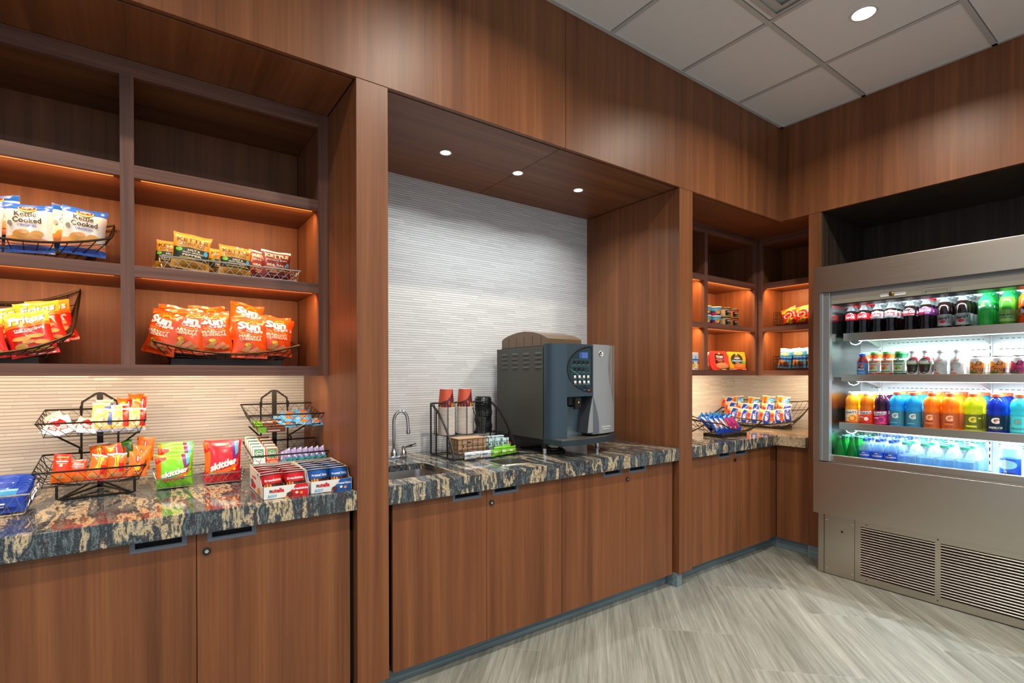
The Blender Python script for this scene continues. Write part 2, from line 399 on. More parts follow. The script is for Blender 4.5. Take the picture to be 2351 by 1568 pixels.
# fascia boards over the back run, with a 4 mm joint
panel(1, -.62, 1.504, 0, .02, ZS, ZC, WOODZ); panel(2, 1.507, XB-.004, 0, .02, ZS, ZC, WOODZ); panel(3, -3.4, -.623, 0, .02, ZS, ZC, WOODZ)
panel(4, XB, XB+.02, -2.2, .02, ZS, ZC, WOODZ); panel(5, XB, XB+.02, YF, -2.204, ZS, ZC, WOODZ)
# added dark backing that blocks light leaking through the joints
struct(MB().box(-3.4, XT+.1, .027, YT+.1, ZS+.021, ZS+.03, BLACKM).box(XB+.025, XT+.1, -2.2, .03, ZS+.021, ZS+.03, BLACKM).box(-3.4, XB+.02, .021, .026, ZS+.002, ZC, BLACKM).box(XB+.021, XB+.025, YF, .02, ZS+.002, ZC, BLACKM).build('trim_6', smooth=False))
# soffits
panel(7, -1.02, XL-.002, .030, YT, ZS, ZS+.02, WOODY)
panel(8, XL2+.002, 1.489, .030, YT, ZS, ZS+.02, WOODX); panel(9, 1.492, XR-.002, .030, YT, ZS, ZS+.02, WOODX)
panel(10, XR2+.001, XB+.022, .028, YT, ZS, ZS+.02, WOODX); panel(11, XB+.028, XT, YB1, YT, ZS, ZS+.02, WOODY)
DARKW = wood('darker walnut', [(.018, .012, .009), (.035, .025, .018), (.06, .042, .030), (.085, .06, .043)], 'z', .4)  # darker tone for the cooler niche lining
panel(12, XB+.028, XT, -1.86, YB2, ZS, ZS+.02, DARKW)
# piers between the bays
ZP = ZS-.0015
panel(13, XL, XL2, 0, YT, ZK, ZP, WOODZ); panel(14, XR, XR2, 0, YT, ZK, ZP, WOODZ); panel(15, XB, XT, YB2, YB1, ZK, ZP, WOODZ)
panel(16, -1.15, -1.022, 0, YT, ZK, ZP, WOODZ); panel(17, XB, XT, -1.94, -1.86, ZK, ZP, WOODZ)
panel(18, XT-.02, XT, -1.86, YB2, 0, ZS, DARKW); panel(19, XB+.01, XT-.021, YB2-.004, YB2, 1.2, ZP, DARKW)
panel(23, -3.4, -1.15, 0, .02, ZK, ZS-.003, WOODZ); panel(24, XB, XB+.02, YF, -1.94, ZK, ZS-.003, WOODZ)
# tiled toe kicks
def base(n, x0, x1, y0, y1, m): struct(MB().box(x0, x1, y0, y1, 0, ZK, m).build('baseboard_%s' % n, smooth=False))
base('back_1', -1.02, XL, .10, .115, KICKX); base('back_2', XL2, XR, .10, .115, KICKX); base('back_3', XR2, 3.72, .10, .115, KICKX)
base('right_1', 3.72, 3.735, YB1, .115, KICKY)
base('pier_1', XL, XL2-.012, .015, YT, KICKX); base('pier_2', XR, 2.485, .015, YT, KICKX); base('pier_3', XB+.002, XT, YB2-.05, YB1, KICKY)
base('pier_4', -1.15, -1.022, .015, YT, KICKX)
# ================================================================ FIXED LIGHTS
LENS = flat('glowing lamp lens', (255, 250, 240), .5, emis=((255, 244, 222), 9.)); TRIMW = flat('white lamp trim', (215, 215, 210), .4)
def downlight(x, y, z, r, label, power, name='recessed_light', group='recessed downlights', spread=150, col=NEUT, off=.02):
    t = thing(name, label, 'ceiling light', (x, y, z), 0, group)
    MB().lathe([(r, -.002), (r*1.22, -.003), (r*1.24, .0)], TRIMW, 28, cap0=False, cap1=False).build('trim_ring', t)
    MB().lathe([(r*.2, -.0008), (r, -.0016)], LENS, 28, cap1=False).build('lamp_lens', t)
    area('lamp', (0, 0, -off), (0, 0, 0), r*2, r*2, power, col, t, spread, 'DISK')
    return t
for x, w in ((1.032, 'left'), (1.497, 'middle'), (1.965, 'right')):
    downlight(x, .40, ZS, .026, 'small bright puck light in the wooden niche ceiling, the %s of three' % w, 3.1, 'puck_light', 'puck lights in the niche ceiling', 140, (.93, .98, 1))
downlight(2.769, -.872, ZC, .052, 'round downlight glowing in the tiled ceiling near the cooler', 22, spread=150)
for i, (x, y) in enumerate(((.92, -.87), (-.93, -.87), (.92, -2.17), (2.769, -2.17), (-.93, -2.17), (.92, -3.4), (2.769, -3.4), (-.93, -3.4))):  # unseen downlights added to light the room
    downlight(x, y, ZC, .052, 'round ceiling downlight out of the picture, number %s toward the room behind' % ORD[i], 22, spread=150)
v = thing('ceiling_vent', 'square stepped air diffuser set in the ceiling grid beside the downlight', 'air vent', (2.1325, -.874, ZC))
VW = flat('vent enamel', (205, 207, 205), .45)
m = MB()
for k, (a, z) in enumerate(((.288, -.004), (.235, -.013), (.175, -.020), (.115, -.026))):
    b = a-.035
    m.add([(-a, -a, z), (a, -a, z), (a, a, z), (-a, a, z), (-b, -b, z-.012), (b, -b, z-.012), (b, b, z-.012), (-b, b, z-.012)], [(0, 1, 5, 4), (1, 2, 6, 5), (2, 3, 7, 6), (3, 0, 4, 7)], VW)
m.box(-.29, .29, -.29, .29, -.003, .002, VW).box(-.08, .08, -.08, .08, -.040, -.036, VW); m.build('louvre', v)
# ================================================================ BASE CABINETS
DG = .0025
def door(cab, x0, x1, handle=None, lock=None, face='y', y=.03):
    zt = .788
    m = MB(); n0, n1 = (handle if handle else (x0, x0))
    if handle:
        m.box(x0, n0, y, y+.02, ZK-.002, zt, WOODZ).box(n1, x1, y, y+.02, ZK-.002, zt, WOODZ).box(n0, n1, y, y+.02, ZK-.002, .752, WOODZ)
    else: m.box(x0, x1, y, y+.02, ZK-.002, zt, WOODZ)
    d = m.build('door', cab, smooth=False)
    if handle:
        q = MB().box(n0, n1, y-.0015, y+.02, .752, .7655, GUN).box(n0, n0+.014, y-.0015, y+.02, .7655, zt, GUN).box(n1-.014, n1, y-.0015, y+.02, .7655, zt, GUN)
        q.box(n0+.014, n1-.014, y+.017, y+.02, .7655, zt, BLACKM)
        h = q.build('recessed_pull', d, smooth=False)
    if lock:
        T = Matrix.Translation((lock[0], y, lock[1])) @ Matrix.Rotation(math.radians(90), 4, 'X')
        q = MB(); q.lathe([(.0125, 0), (.0125, .004), (.010, .005)], BLACK, 18); q.lathe([(.006, .0045), (.006, .0058)], CHROME, 12)
        q.v = [tuple(T @ Vector(p)) for p in q.v]; q.build('lock', d)
    return d
def cabinet(label, x0, x1, doors, back=YT-.005):
    t = thing('base_cabinet', label, 'cabinet', ((x0+x1)/2, .05, 0), 0, 'walnut base cabinets')
    off = Vector(t.location)
    MB().box(x0, x1, .052, back, ZK, ZK+.018, BLACKM).box(x0, x0+.016, .052, back, ZK, .788, BLACKM).box(x1-.016, x1, .052, back, ZK, .788, BLACKM).box(x0, x1, back-.01, back, ZK, .788, BLACKM).box(x0, x1, .052, .058, .70, .788, BLACKM).build('carcass', t, loc=-off, smooth=False)
    for d in doors:
        o = door(t, *d); o.location = -off
    return t
cabinet('walnut base cabinet under the left granite counter, two doors with recessed pulls', -.622, XL-.002,
        [(-.618, -.108-DG/2, (-.288, -.135)), (-.108+DG/2, XL-.020, (-.077, .073), (-.079, .722))])
cabinet('walnut base cabinet at the far left end, one plain door', -1.02, -.624, [(-1.016, -.626, (-1.0, -.85))])
cabinet('walnut base cabinet under the sink, two doors with recessed pulls', XL2+.002, 1.506,
        [(.583, 1.044-DG/2, (.863, 1.016)), (1.044+DG/2, 1.506-DG/2, (1.075, 1.228), (1.071, .720))])
cabinet('walnut base cabinet under the coffee machine, two wide doors', 1.507, XR-.002,
        [(1.507+DG/2, 1.985-.0005, (1.806, 1.953)), (1.985+.0005, 2.409, (2.008, 2.162), (2.002, .720))])
cabinet('walnut base cabinet between the second pier and the corner, two doors', XR2+.002, 3.573,
        [(2.578, 3.068-.0007, (2.899, 3.039)), (3.068+.0007, 3.570, (3.097, 3.247), (3.098, .727))])
t = thing('base_cabinet', 'walnut corner cabinet with one plain panel beside the cooler', 'cabinet', (3.7, -.05, 0), 0, 'walnut base cabinets'); off = Vector(t.location)
MB().box(3.69, XT-.003, YB1+.003, .045, ZK, .788, BLACKM).build('carcass', t, loc=-off, smooth=False)
MB().box(3.668, 3.688, YB1+.003, .03, ZK-.002, .788, WOODZ).build('door', t, loc=-off, smooth=False)
MB().box(3.575, 3.70, .045, .058, ZK-.002, .788, WOODZ).build('filler_strip', t, loc=-off, smooth=False)
# ================================================================ WORKTOPS
ZB = .790
tag(MB().box(-1.02, XL-.001, 0, YT-.001, ZB, ZT, GRAN).build('countertop', smooth=False, bevel=.003), 'thick dark veined granite counter carrying candy baskets at the left', 'countertop')
sink = rrect(.585, .925, .125, .455, .05); chute = rrect(1.205, 1.375, .135, .295, .022, 4)
tag(MB().holes([(XL2+.001, 0), (XR-.001, 0), (XR-.001, YT-.001), (XL2+.001, YT-.001)], [sink, chute], ZT-.030, ZT, GRAN).box(XL2+.001, XR-.001, .0, .05, ZB, ZT-.030, GRAN).build('countertop', smooth=False), 'granite counter with sink cutout under the coffee machine', 'countertop')
tag(MB().prism([(XR2+.001, 0), (3.62, 0), (3.63, 0.01), (3.63, YT-.001), (XR2+.001, YT-.001)], ZB, ZT, GRAN).build('countertop', smooth=False, bevel=.003), 'granite counter in the right corner under the noodle bowls shelf', 'countertop')
tag(MB().prism([(3.631, 0.01), (3.62, 0), (3.62, YB1+.001), (XT-.001, YB1+.001), (XT-.001, YT-.001), (3.631, YT-.001)], ZB, ZT, GRANB).build('countertop', smooth=False, bevel=.003), 'cream speckled granite return piece beside the cooler', 'countertop')
# sink basin
m = MB()
def ring(m, loops, mat):
    n = len(loops[0][0]); vs = []
    for lp, z in loops: vs += [(x, y, z) for x, y in lp]
    fs = [(i*n+k, i*n+(k+1) % n, (i+1)*n+(k+1) % n, (i+1)*n+k) for i in range(len(loops)-1) for k in range(n)]
    fs.append(tuple((len(loops)-1)*n+k for k in range(n))); m.add(vs, fs, mat)
ring(m, [(rrect(.570, .940, .110, .470, .06), ZB+.072), (rrect(.580, .930, .120, .460, .052), ZB+.072), (rrect(.588, .922, .128, .452, .05), ZB+.0), (rrect(.60, .91, .14, .44, .05), ZB-.07), (rrect(.62, .89, .16, .42, .04), ZB-.085)], STEELP)
sk = m.build('sink'); tag(sk, 'undermounted stainless sink in the granite beside the first pier', 'sink')
sk.location = (0, 0, -.0285)
m = MB().lathe([(.04, ZB-.0835), (.035, ZB-.082), (.02, ZB-.084)], CHROME, 20, c=(.755, .29)); m.build('drain', sk)
m = MB(); ring(m, [(rrect(1.188, 1.392, .118, .312, .03, 4), ZT+.0005), (rrect(1.190, 1.390, .120, .310, .03, 4), ZT+.004), (rrect(1.212, 1.368, .142, .288, .02, 4), ZT+.003), (rrect(1.214, 1.366, .144, .286, .02, 4), ZT-.06), (rrect(1.22, 1.36, .15, .28, .02, 4), ZT-.14)], STEELP)
tag(m.build('waste_chute'), 'rectangular steel waste chute rim let into the granite counter', 'waste chute')
# faucet
f = thing('faucet', 'chrome gooseneck faucet with wing lever behind the sink', 'faucet', (.86, .68, ZT))
m = MB(); m.prism(rrect(-.10, .075, -.026, .026, .025), 0, .012, CHROME); m.build('deck_plate', f, bevel=.003)
m = MB(); m.lathe([(.021, .012), (.021, .03), (.016, .038), (.013, .05)], CHROME, 20, c=(.0, 0)); m.build('spout_base', f)
pts = [(.0, 0, .04), (.0, 0, .20)]+[(.038-.038*math.cos(a), 0-.012*math.sin(a/2), .20+.055*math.sin(a)) for a in [math.pi*i/10 for i in range(1, 11)]]+[(.077, -.014, .17), (.078, -.014, .150)]
m = MB().tube(pts, .0095, CHROME, 12); m.lathe([(.0115, .128), (.0125, .135), (.0115, .150)], CHROME, 16, c=(.078, -.014)); m.build('spout', f)
m = MB().lathe([(.019, .012), (.021, .022), (.017, .034), (.013, .04), (.011, .052), (.013, .056), (.008, .062)], CHROME, 18, c=(.055, 0)); hb = m.build('valve', f)
m = MB().tube([(.055, 0, .052), (.075, -.004, .055), (.105, -.012, .062), (.125, -.015, .066)], lambda t: .005+.005*t, CHROME, 8); m.build('lever', hb)
# ================================================================ SHELVING UNITS
LEDM = flat('warm led strip', (255, 190, 120), .5, emis=((255, 140, 60), 1.6))
def unit(label, org, rotz, W_, D, divs, led_pw, skip_right=False, group='walnut shelving units', cp=1.3):
    """local: x along the front, y into the wall, z up from unit bottom; org at the front-left-bottom corner"""
    t = thing('shelving_unit', label, 'shelving unit', org, rotz, group)
    H = ZS-ZU-.002; sx, sz = (SOLX, SOLZ) if abs(rotz) < .1 else (SOLX, SOLZ)
    ST = .042
    MB().box(0, ST, 0, .02, 0, H, sz).box(.014, ST-.004, .02, D, 0, H, WOODZ).build('side_panel', t, smooth=False)
    MB().box(W_-ST, W_, 0, .02, 0, H, sz).box(W_-ST+.002, W_-.014, .02, D, 0, H, WOODZ).build('side_panel', t, smooth=False)
    for d in divs: MB().box(d-.021, d+.021, 0, .02, .042, H-.058, sz).box(d-.019, d+.019, .02, D-.06, .042, H-.058, WOODZ).build('divider', t, smooth=False)
    MB().box(ST, W_-ST, D-.06, D, 0, H, WOODZ).build('back_panel', t, smooth=False)
    MB().box(ST, W_-ST, 0, .02, H-.058, H, sx).box(ST, W_-ST, .02, D-.06, H-.058, H, WOODX).build('top_rail', t, smooth=False)
    xs_ = [ST]+[q for d in divs for q in (d-.021, d+.021)]+[W_-ST]
    MB().box(ST, W_-ST, 0, .02, 0, .042, sx).box(ST, W_-ST, .02, D-.06, .006, .042, WOODX).build('bottom_board', t, smooth=False)
    for z0, z1 in ((0, .042), (.366, .408), (.730, .776)):
        for i in range(0, len(xs_), 2):
            a, b = xs_[i], xs_[i+1]
            sh = MB().box(a, b, 0, .02, z0, z1, sx).box(a, b, .02, D-.06, z0+.006, z1, WOODX).build('shelf', t, smooth=False) if z0 else t
            l0 = a+.02; l1 = b-.02
            MB().box(l0, l1, .022, .034, z0+.001, z0+.006, LEDM).build('led_strip', sh, smooth=False)
            area('led', ((a+b)/2, .040, z0-.004), (math.radians(38), 0, 0), l1-l0, .012, led_pw*(l1-l0)*(cp if z0 == 0 else 1), (1, .70, .42) if z0 == 0 else WARM, t, 170)
    return t
unit('walnut open shelving over the left counter, holding chip bags', (-1.018, YS, ZU), 0, 1.443, YT-YS-.002, [1.018-.295], 4.8, cp=.95)
unit('walnut shelving over the right counter, holding soup cups and noodle bowls', (XR2+.001, YS, ZU), 0, 4.012-XR2, YT-YS-.002, [3.272-XR2], 8., cp=.9)
unit('walnut shelving on the right wall beside the cooler, holding two wire baskets', (4.013, YS-.002, ZU), -math.pi/2, YS-.002-YB1-.001, XT-4.013-.002, [], 8., cp=.7)
# ================================================================ OPEN-FRONT COOLER
ck = thing('open_cooler', 'tall stainless open-front drinks cooler filled with bottles and cans', 'cooler', (3.9, -1.0, 0)); CO = -Vector(ck.location)
CY0, CY1 = -.350, -1.668
def cpart(m, name, parent=None, **kw):
    o = m.build(name, parent or ck, **kw)
    if parent is None: o.location = CO
    return o
STV = steel('brushed stainless upright', 'z'); INW = flat('pale enamel liner', (205, 214, 214), .35); INS = steel('mirror stainless liner', 'y', (.60, .62, .61), .20)
LEDC = flat('cool led strip', (240, 255, 255), .4, emis=((225, 250, 255), 3.))
SILL = flat('brushed aluminium jamb', (176, 188, 192), .3, .8)
XI = 4.035
cpart(MB().box(3.40, 3.45, CY1, CY0, .741, .745, STEEL).box(3.438, XI+.05, CY1, CY0, .66, .688, INW).box(3.40, 3.425, CY1, CY0, .40, .745, STEEL), 'lower_fascia', smooth=False, bevel=.002)
cpart(MB().box(3.40, 3.43, CY1, CY0, 1.860, 2.030, STEEL).box(3.43, XI+.05, CY1, CY0, 2.0, 2.030, STEEL), 'header', smooth=False, bevel=.002)
cpart(MB().box(3.40, 3.42, CY0-.040, CY0, .745, 1.860, STV).box(3.42, XI+.05, CY0-.012, CY0, .40, 2.0, STV).box(3.42, XI+.05, CY0-.045, CY0-.040, .78, 1.86, INS), 'left_side', smooth=False)
cpart(MB().box(3.40, 3.42, CY1, CY1+.040, .745, 1.860, STV).box(3.42, XI+.05, CY1, CY1+.012, .40, 2.0, STV).box(3.42, XI+.05, CY1+.040, CY1+.045, .78, 1.86, INS), 'right_side', smooth=False)
for y0, y1 in ((CY0-.095, CY0-.040), (CY1+.040, CY1+.095)):
    cpart(MB().box(3.412, 3.450, y0, y1, .748, 1.858, SILL).box(3.406, 3.412, y0+.040 if y0 > -1 else y0, y1 if y0 > -1 else y1-.04, .748, 1.858, SILL), 'door_jamb', smooth=False, bevel=.002)
cpart(MB().box(XI, XI+.05, CY1, CY0, .40, 2.03, INW), 'back_liner', smooth=False)
# vent slots punched in the liner
for z in (1.54, 1.475, 1.225, .888, .874):
    m = MB(); y = -.46; k = 0
    while y > -1.62:
        if not (-.545 < y < -.50) and not (-1.14 < y < -1.08): m.box(XI-.0006, XI+.001, y-.017, y, z-.0016, z+.0016, BLACKM)
        y -= .0265
    cpart(m, 'vent_slots', smooth=False)
for y in (-.523, -1.11, -1.62):
    m = MB().box(XI-.016, XI, y-.009, y+.009, .72, 1.86, WHITE)
    for i in range(26): m.box(XI-.0166, XI-.015, y-.0025, y+.0025, .76+i*.042, .782+i*.042, BLACKM)
    cpart(m, 'shelf_upright', smooth=False)
cpart(MB().box(3.47, XI, CY1+.045, CY0-.045, .690, .702, INW).box(3.438, 3.470, CY1+.045, CY0-.045, .74, .790, STEEL), 'deck', smooth=False, bevel=.0015)
TOPM = flat('beige roller shade housing', (176, 168, 156), .45); GRYB = flat('grey shade cassette', (128, 128, 130), .4)
m = MB().box(3.432, 3.60, CY1+.05, CY0-.095, 1.838, 1.862, GRYB); m.box(3.436, 3.60, CY1+.05, CY0-.095, 1.806, 1.838, TOPM)
m.add([(3.436, CY1+.05, 1.806), (3.436, CY0-.095, 1.806), (3.446, CY0-.095, 1.782), (3.446, CY1+.05, 1.782)], [(0, 1, 2, 3)], flat('cream shade rail', (196, 192, 170), .4))
m.box(3.446, 3.60, CY1+.05, CY0-.095, 1.776, 1.782, BLACK); rs = cpart(m, 'night_shade', smooth=False)
m = MB(); m.prism([(y, z) for y, z in rrect(-.852, -.723, -.009, .009, .008)], 0, .004, WHITE)
q = MB().prism(rrect(-.855, -.722, 1.795, 1.813, .008), 3.430, 3.436, WHITE, 'yz'); lk = q.build('lock_plate', rs, smooth=False)
q = MB(); BRASS = flat('brass lock', (150, 120, 70), .25, 1.)
q.lathe([(.014, 0), (.014, .006), (.009, .009)], BRASS, 20); T = Matrix.Translation((3.430, -.784, 1.806)) @ Matrix.Rotation(math.radians(-90), 4, 'Y'); q.v = [tuple(T @ Vector(p)) for p in q.v]; q.build('shade_lock', rs)
MB().tube([(3.436, -.946, 1.783), (3.415, -.946, 1.812), (3.415, -1.057, 1.812), (3.436, -1.057, 1.783)], .0035, CHROME, 8).build('pull_handle', rs)
SHV = [(3.68, 1.603, 1.550), (3.65, 1.321, 1.274), (3.62, .994, .946)]
for (x, z1, z0) in SHV:
    m = MB().box(x, x+.012, CY1+.06, CY0-.070, z0, z1, STEEL).box(x+.012, XI-.016, CY1+.06, CY0-.072, z1-.028, z1-.020, INW)
    sh = cpart(m, 'shelf', smooth=False, bevel=.001)
    for y in (-.523, -1.11, -1.60): m = MB().prism([(XI-.02, z1-.095), (XI-.02, z1-.028), (x+.06, z1-.028), (x+.06, z1-.04)], y-.003, y+.003, WHITE, 'xz').build('bracket', sh, smooth=False)
    MB().box(x+.012, x+.026, CY1+.08, CY0-.16, z0-.004, z0+.012, LEDC).build('led_tube', sh, smooth=False)
    MB().tube([(x+.02, CY0-.10+.0, z0), (x+.03, CY0-.11, z0-.02), (x+.04, CY0-.13, z0-.028), (x+.05, CY0-.15, z0-.02), (x+.055, CY0-.165, z0)], .0022, WHITE, 6).build('led_cable', sh)
    area('cooler_led', (x+.03, (CY0+CY1)/2, z0-.007), (0, math.radians(-12), 0), .012, 1.15, 14, COOL, ck, 170).location += CO
area('cooler_led', (3.56, (CY0+CY1)/2, 1.80), (0, math.radians(-22), 0), .03, 1.15, 28, COOL, ck, 170).location += CO
cpart(MB().box(3.535, 3.585, CY1+.09, CY0-.12, 1.806, 1.822, LEDC), 'canopy_lamp', smooth=False)
# base with grille
BX = 3.433
cpart(MB().box(BX, XI, CY0-.055, CY0-.020, .004, .40, STV).box(BX+.06, XI, CY1+.03, CY0-.06, .06, .395, BLACKM), 'base', smooth=False)
m = MB().box(BX, BX+.01, -.586, CY0-.058, .004, .40, STV); sp = cpart(m, 'service_panel', smooth=False, bevel=.001)
m = MB(); m.box(BX-.0006, BX+.002, -.520, -.508, .292, .304, BLACKM)
for y, z in ((-.422, .36), (-.422, .038), (-.575, .36), (-.575, .038)):
    q = MB(); q.lathe([(.0065, 0), (.005, .003), (.001, .004)], CHROME, 12); T = Matrix.Translation((BX, y, z)) @ Matrix.Rotation(math.radians(-90), 4, 'Y'); m.add([tuple(T @ Vector(p)) for p in q.v], q.f, CHROME)
m.build('screws', sp)
fy = [(-.622, -.998), (-1.024, -1.40)]
m = MB().box(BX-.003, BX+.008, -1.432, -.590, .358, .394, STEEL).box(BX-.003, BX+.008, -1.432, -.590, .006, .050, STEEL)
for a, b in ((-.622, -.590), (-1.024, -.998), (-1.432, -1.40)): m.box(BX-.003, BX+.008, a, b, .050, .358, STEEL)
gr = cpart(m, 'grille_frame', smooth=False)
for b_, a_ in fy:
    q = MB()
    for i in range(19):
        z = .056+i*.0160; n = 5; pr = [(BX+.001+.012*(1-math.cos(math.pi*j/n*.5))+.0, z+.0100*math.sin(math.pi*j/n*.5)) for j in range(n+1)]
        pr += [(p[0]+.0012, p[1]-.0006) for p in pr[::-1]]
        q.prism(pr, a_, b_, STEEL, 'xz')
    q.build('louvre_bank', gr, smooth=True)
    MB().box(BX+.03, BX+.034, a_, b_, .05, .36, BLACKM).build('grille_back', gr, smooth=False)
m = MB()
for y in (-.655, -1.011, -1.40):
    for z in (.376, .028): m.box(BX-.0045, BX-.002, y-.003, y+.003, z-.003, z+.003, BLACKM)
m.build('screws', gr, smooth=False)
cpart(MB().box(BX, BX+.01, CY1+.02, -1.434, .004, .40, STV), 'service_panel', smooth=False, bevel=.001)
# ================================================================ DRINKS
def clear(name, tint, a=.25, rough=.06):
    if name in MATS: return MATS[name]
    m = bpy.data.materials.new(name); m.use_nodes = True; nt = m.node_tree; b = nt.nodes['Principled BSDF']; out = nt.nodes['Material Output']
    b.inputs['Base Color'].default_value = (*s2l(tint), 1); b.inputs['Roughness'].default_value = rough
    tr = N(nt, 'BsdfTransparent', {0: (*[.35+.65*x for x in s2l(tint)], 1)})
    lw = N(nt, 'LayerWeight', {0: .35}).outputs[1]
    fac = math_(nt, 'MINIMUM', math_(nt, 'MULTIPLY_ADD', lw, .42, a), 1.)
    mx = N(nt, 'MixShader', {0: fac, 1: tr.outputs[0], 2: b.outputs[0]}); nt.links.new(mx.outputs[0], out.inputs[0]); MATS[name] = m; return m
def liquid(name, col, sub=.35):
    if name in MATS: return MATS[name]
    m = flat(name, col, .12, spec=.6); nt = m.node_tree; b = nt.nodes['Principled BSDF']
    t = N(nt, 'BsdfTranslucent', {0: (*s2l(col), 1)}); mx = N(nt, 'MixShader', {0: sub, 1: b.outputs[0], 2: t.outputs[0]}); nt.links.new(mx.outputs[0], nt.nodes['Material Output'].inputs[0]); return m
CLR = clear('clear plastic', (190, 200, 200), .06); CLG = clear('green tinted plastic', (40, 190, 90), .45); CLB = clear('blue tinted water', (120, 190, 225), .30)
COLA = liquid('cola', (22, 10, 8), .1)
cRED = flat('red print', (214, 24, 34), .3); cSIL = flat('silver print', (176, 182, 186), .3); cPUR = flat('purple print', (126, 42, 120), .3); cBLK = flat('black print', (18, 18, 20), .3)
cGRN = flat('green print', (24, 120, 60), .3); cORG = flat('orange print', (240, 110, 30), .3); cYEL = flat('yellow print', (248, 205, 50), .3); cBLU = flat('blue print', (30, 84, 190), .3); cLBL = flat('light blue print', (90, 185, 230), .3)
cNAV = flat('navy print', (22, 36, 84), .3); cPNK = flat('pink print', (226, 60, 120), .3); cLGR = flat('lime print', (120, 200, 60), .3); cTAN = flat('tan print', (206, 150, 84), .35); cBRN = flat('brown print', (92, 48, 30), .35); cCRM = flat('cream print', (240, 228, 196), .35); cGRY = flat('grey print', (120, 126, 130), .35)
def cylF(rf, z0, z1, span, zc=0.):
    def F(u, v, off=0):
        z = z0+(z1-z0)*v; a = math.radians(180)+math.radians(span)*(u-.5); r = rf(z)+off   # a = 180deg faces local -X ... rotated below to -Y
        return (r*math.sin(-math.radians(span)*(u-.5))*-1, -r*math.cos(math.radians(span)*(u-.5)), z)
    return F
def prof_r(prof):
    def rf(z):
        for (r0, z0), (r1, z1) in zip(prof, prof[1:]):
            if z0 <= z <= z1 and z1 > z0: return r0+(r1-r0)*(z-z0)/(z1-z0)
        return prof[-1][0]
    return rf
def bottle(name, prof, fill_z, liq, plastic, cap, lab, els, n=22, sq=None, capw=None, seal=None):
    """prof: outline r,z to the neck top; returns function(loc, label, ...)"""
    H = prof[-1][1]; rf = prof_r(prof)
    t = bpy.data.objects.new(name, None); C.objects.link(t); t.empty_display_size = .03
    low = [p for p in prof if p[1] < fill_z]+[(rf(fill_z), fill_z)]; up = [(rf(fill_z), fill_z)]+[p for p in prof if p[1] > fill_z]
    m = MB().lathe(low, liq, n, cap1=fill_z >= H-1e-6, sq=sq)
    if len(up) > 1: m.lathe(up, plastic, n, cap0=False, cap1=False, sq=sq)
    if plastic is not liq and len(up) > 1: m.lathe([(rf(fill_z)*.97, fill_z-.001), (.001, fill_z-.0008)], liq, n, cap0=False, cap1=False)
    m.build('bottle_body', t)
    r, h = capw or (prof[-1][0]+.0018, .017)
    MB().lathe([(r, H-.006), (r, H-.006+h*.85), (r*.9, H-.006+h), (.001, H-.006+h)], cap, 18, cap1=False).build('bottle_cap', t)
    if lab:
        z0, z1, mat, span = lab; m = MB()
        k = 6; pr = [(rf(z0+(z1-z0)*i/k)+.0005, z0+(z1-z0)*i/k) for i in range(k+1)]
        m.lathe(pr, mat, n, cap0=False, cap1=False)
        m.art(cylF(rf, z0, z1, span), els, 10, 4, .0009, .0003); m.build('printed_label', t)
    return t
_first = set()
def place(proto, x, y, z, label, cat, group, yaw=0.):
    rz = math.radians(-90+yaw)
    if proto.name not in _first:
        _first.add(proto.name); proto.location = (x, y, z); proto.rotation_euler = (0, 0, rz); tag(proto, label, cat, group); return proto
    o = dup(proto, (x, y, z), rz, label, group); o['category'] = cat; return o
cont = [(.020, 0), (.029, .004), (.0325, .016), (.0325, .03), (.0290, .058), (.0285, .075), (.0325, .100), (.0335, .112), (.0335, .150), (.0300, .166), (.0210, .184), (.0145, .197), (.0130, .203), (.0130, .212)]
smoo = [(.022, 0), (.031, .004), (.0345, .016), (.0345, .090), (.0345, .150), (.0315, .165), (.022, .184), (.0148, .197), (.0130, .203), (.0130, .213)]
def script_(txt, mat, cx=.5, cy=.52, w=.70, h=.50): return ('t', txt, cx, cy, w, h, mat, {'bold': .03, 'shear': .35})
B_ = {}
B_['cola'] = bottle('cola_bottle', cont, .172, COLA, CLR, cRED, (.108, .150, cRED, 150), [script_('Coca-Cola', WHITEP)])
B_['diet'] = bottle('cola_bottle', cont, .168, COLA, CLR, cSIL, (.106, .152, cSIL, 150), [('r', .02, .30, .86, .78, cRED), script_('Coke', WHITEP, .44, .54, .62, .40)])
B_['zero'] = bottle('cola_bottle', cont, .172, COLA, CLR, cSIL, (.106, .152, cBLK, 150), [('r', .0, .22, .86, .74, cRED), script_('Coca-Cola', WHITEP, .44, .62, .8, .44), ('r', .06, .10, .8, .20, WHITEP)])
B_['cherry'] = bottle('cola_bottle', cont, .172, COLA, CLR, cRED, (.106, .150, cPUR, 150), [script_('Coca-Cola', WHITEP, .45, .66, .8, .44), ('e', .36, .26, .09, .18, cRED), ('r', .5, .2, .75, .28, WHITEP)])
B_['root'] = bottle('root_beer_bottle', smoo, .176, COLA, CLR, cSIL, (.030, .100, cSIL, 150), [('t', "Barq's", .5, .66, .66, .34, cBLK, {'bold': .03, 'shear': .3, 'rot': 12, 'asp': .8}), ('e', .45, .36, .16, .13, cRED), ('r', .66, .34, .9, .37, cGRY), ('r', .66, .26, .9, .29, cGRY)])
LEM = liquid('lemon lime soda', (70, 220, 100), .45); GAL = liquid('ginger ale', (96, 190, 60), .4); ORS = liquid('orange soda', (250, 100, 30), .4)
B_['lime'] = bottle('lemon_lime_bottle', smoo, .165, LEM, CLG, flat('green cap', (40, 190, 120), .35), (.108, .152, cGRN, 140), [('t', 'Sprite', .32, .46, .46, .34, WHITEP, {'rot': 14, 'shear': .2, 'asp': .6}), ('p', [(.30, .66), (.38, .86), (.52, .88), (.44, .70)], cYEL), ('r', .74, .38, .84, .62, WHITEP)])
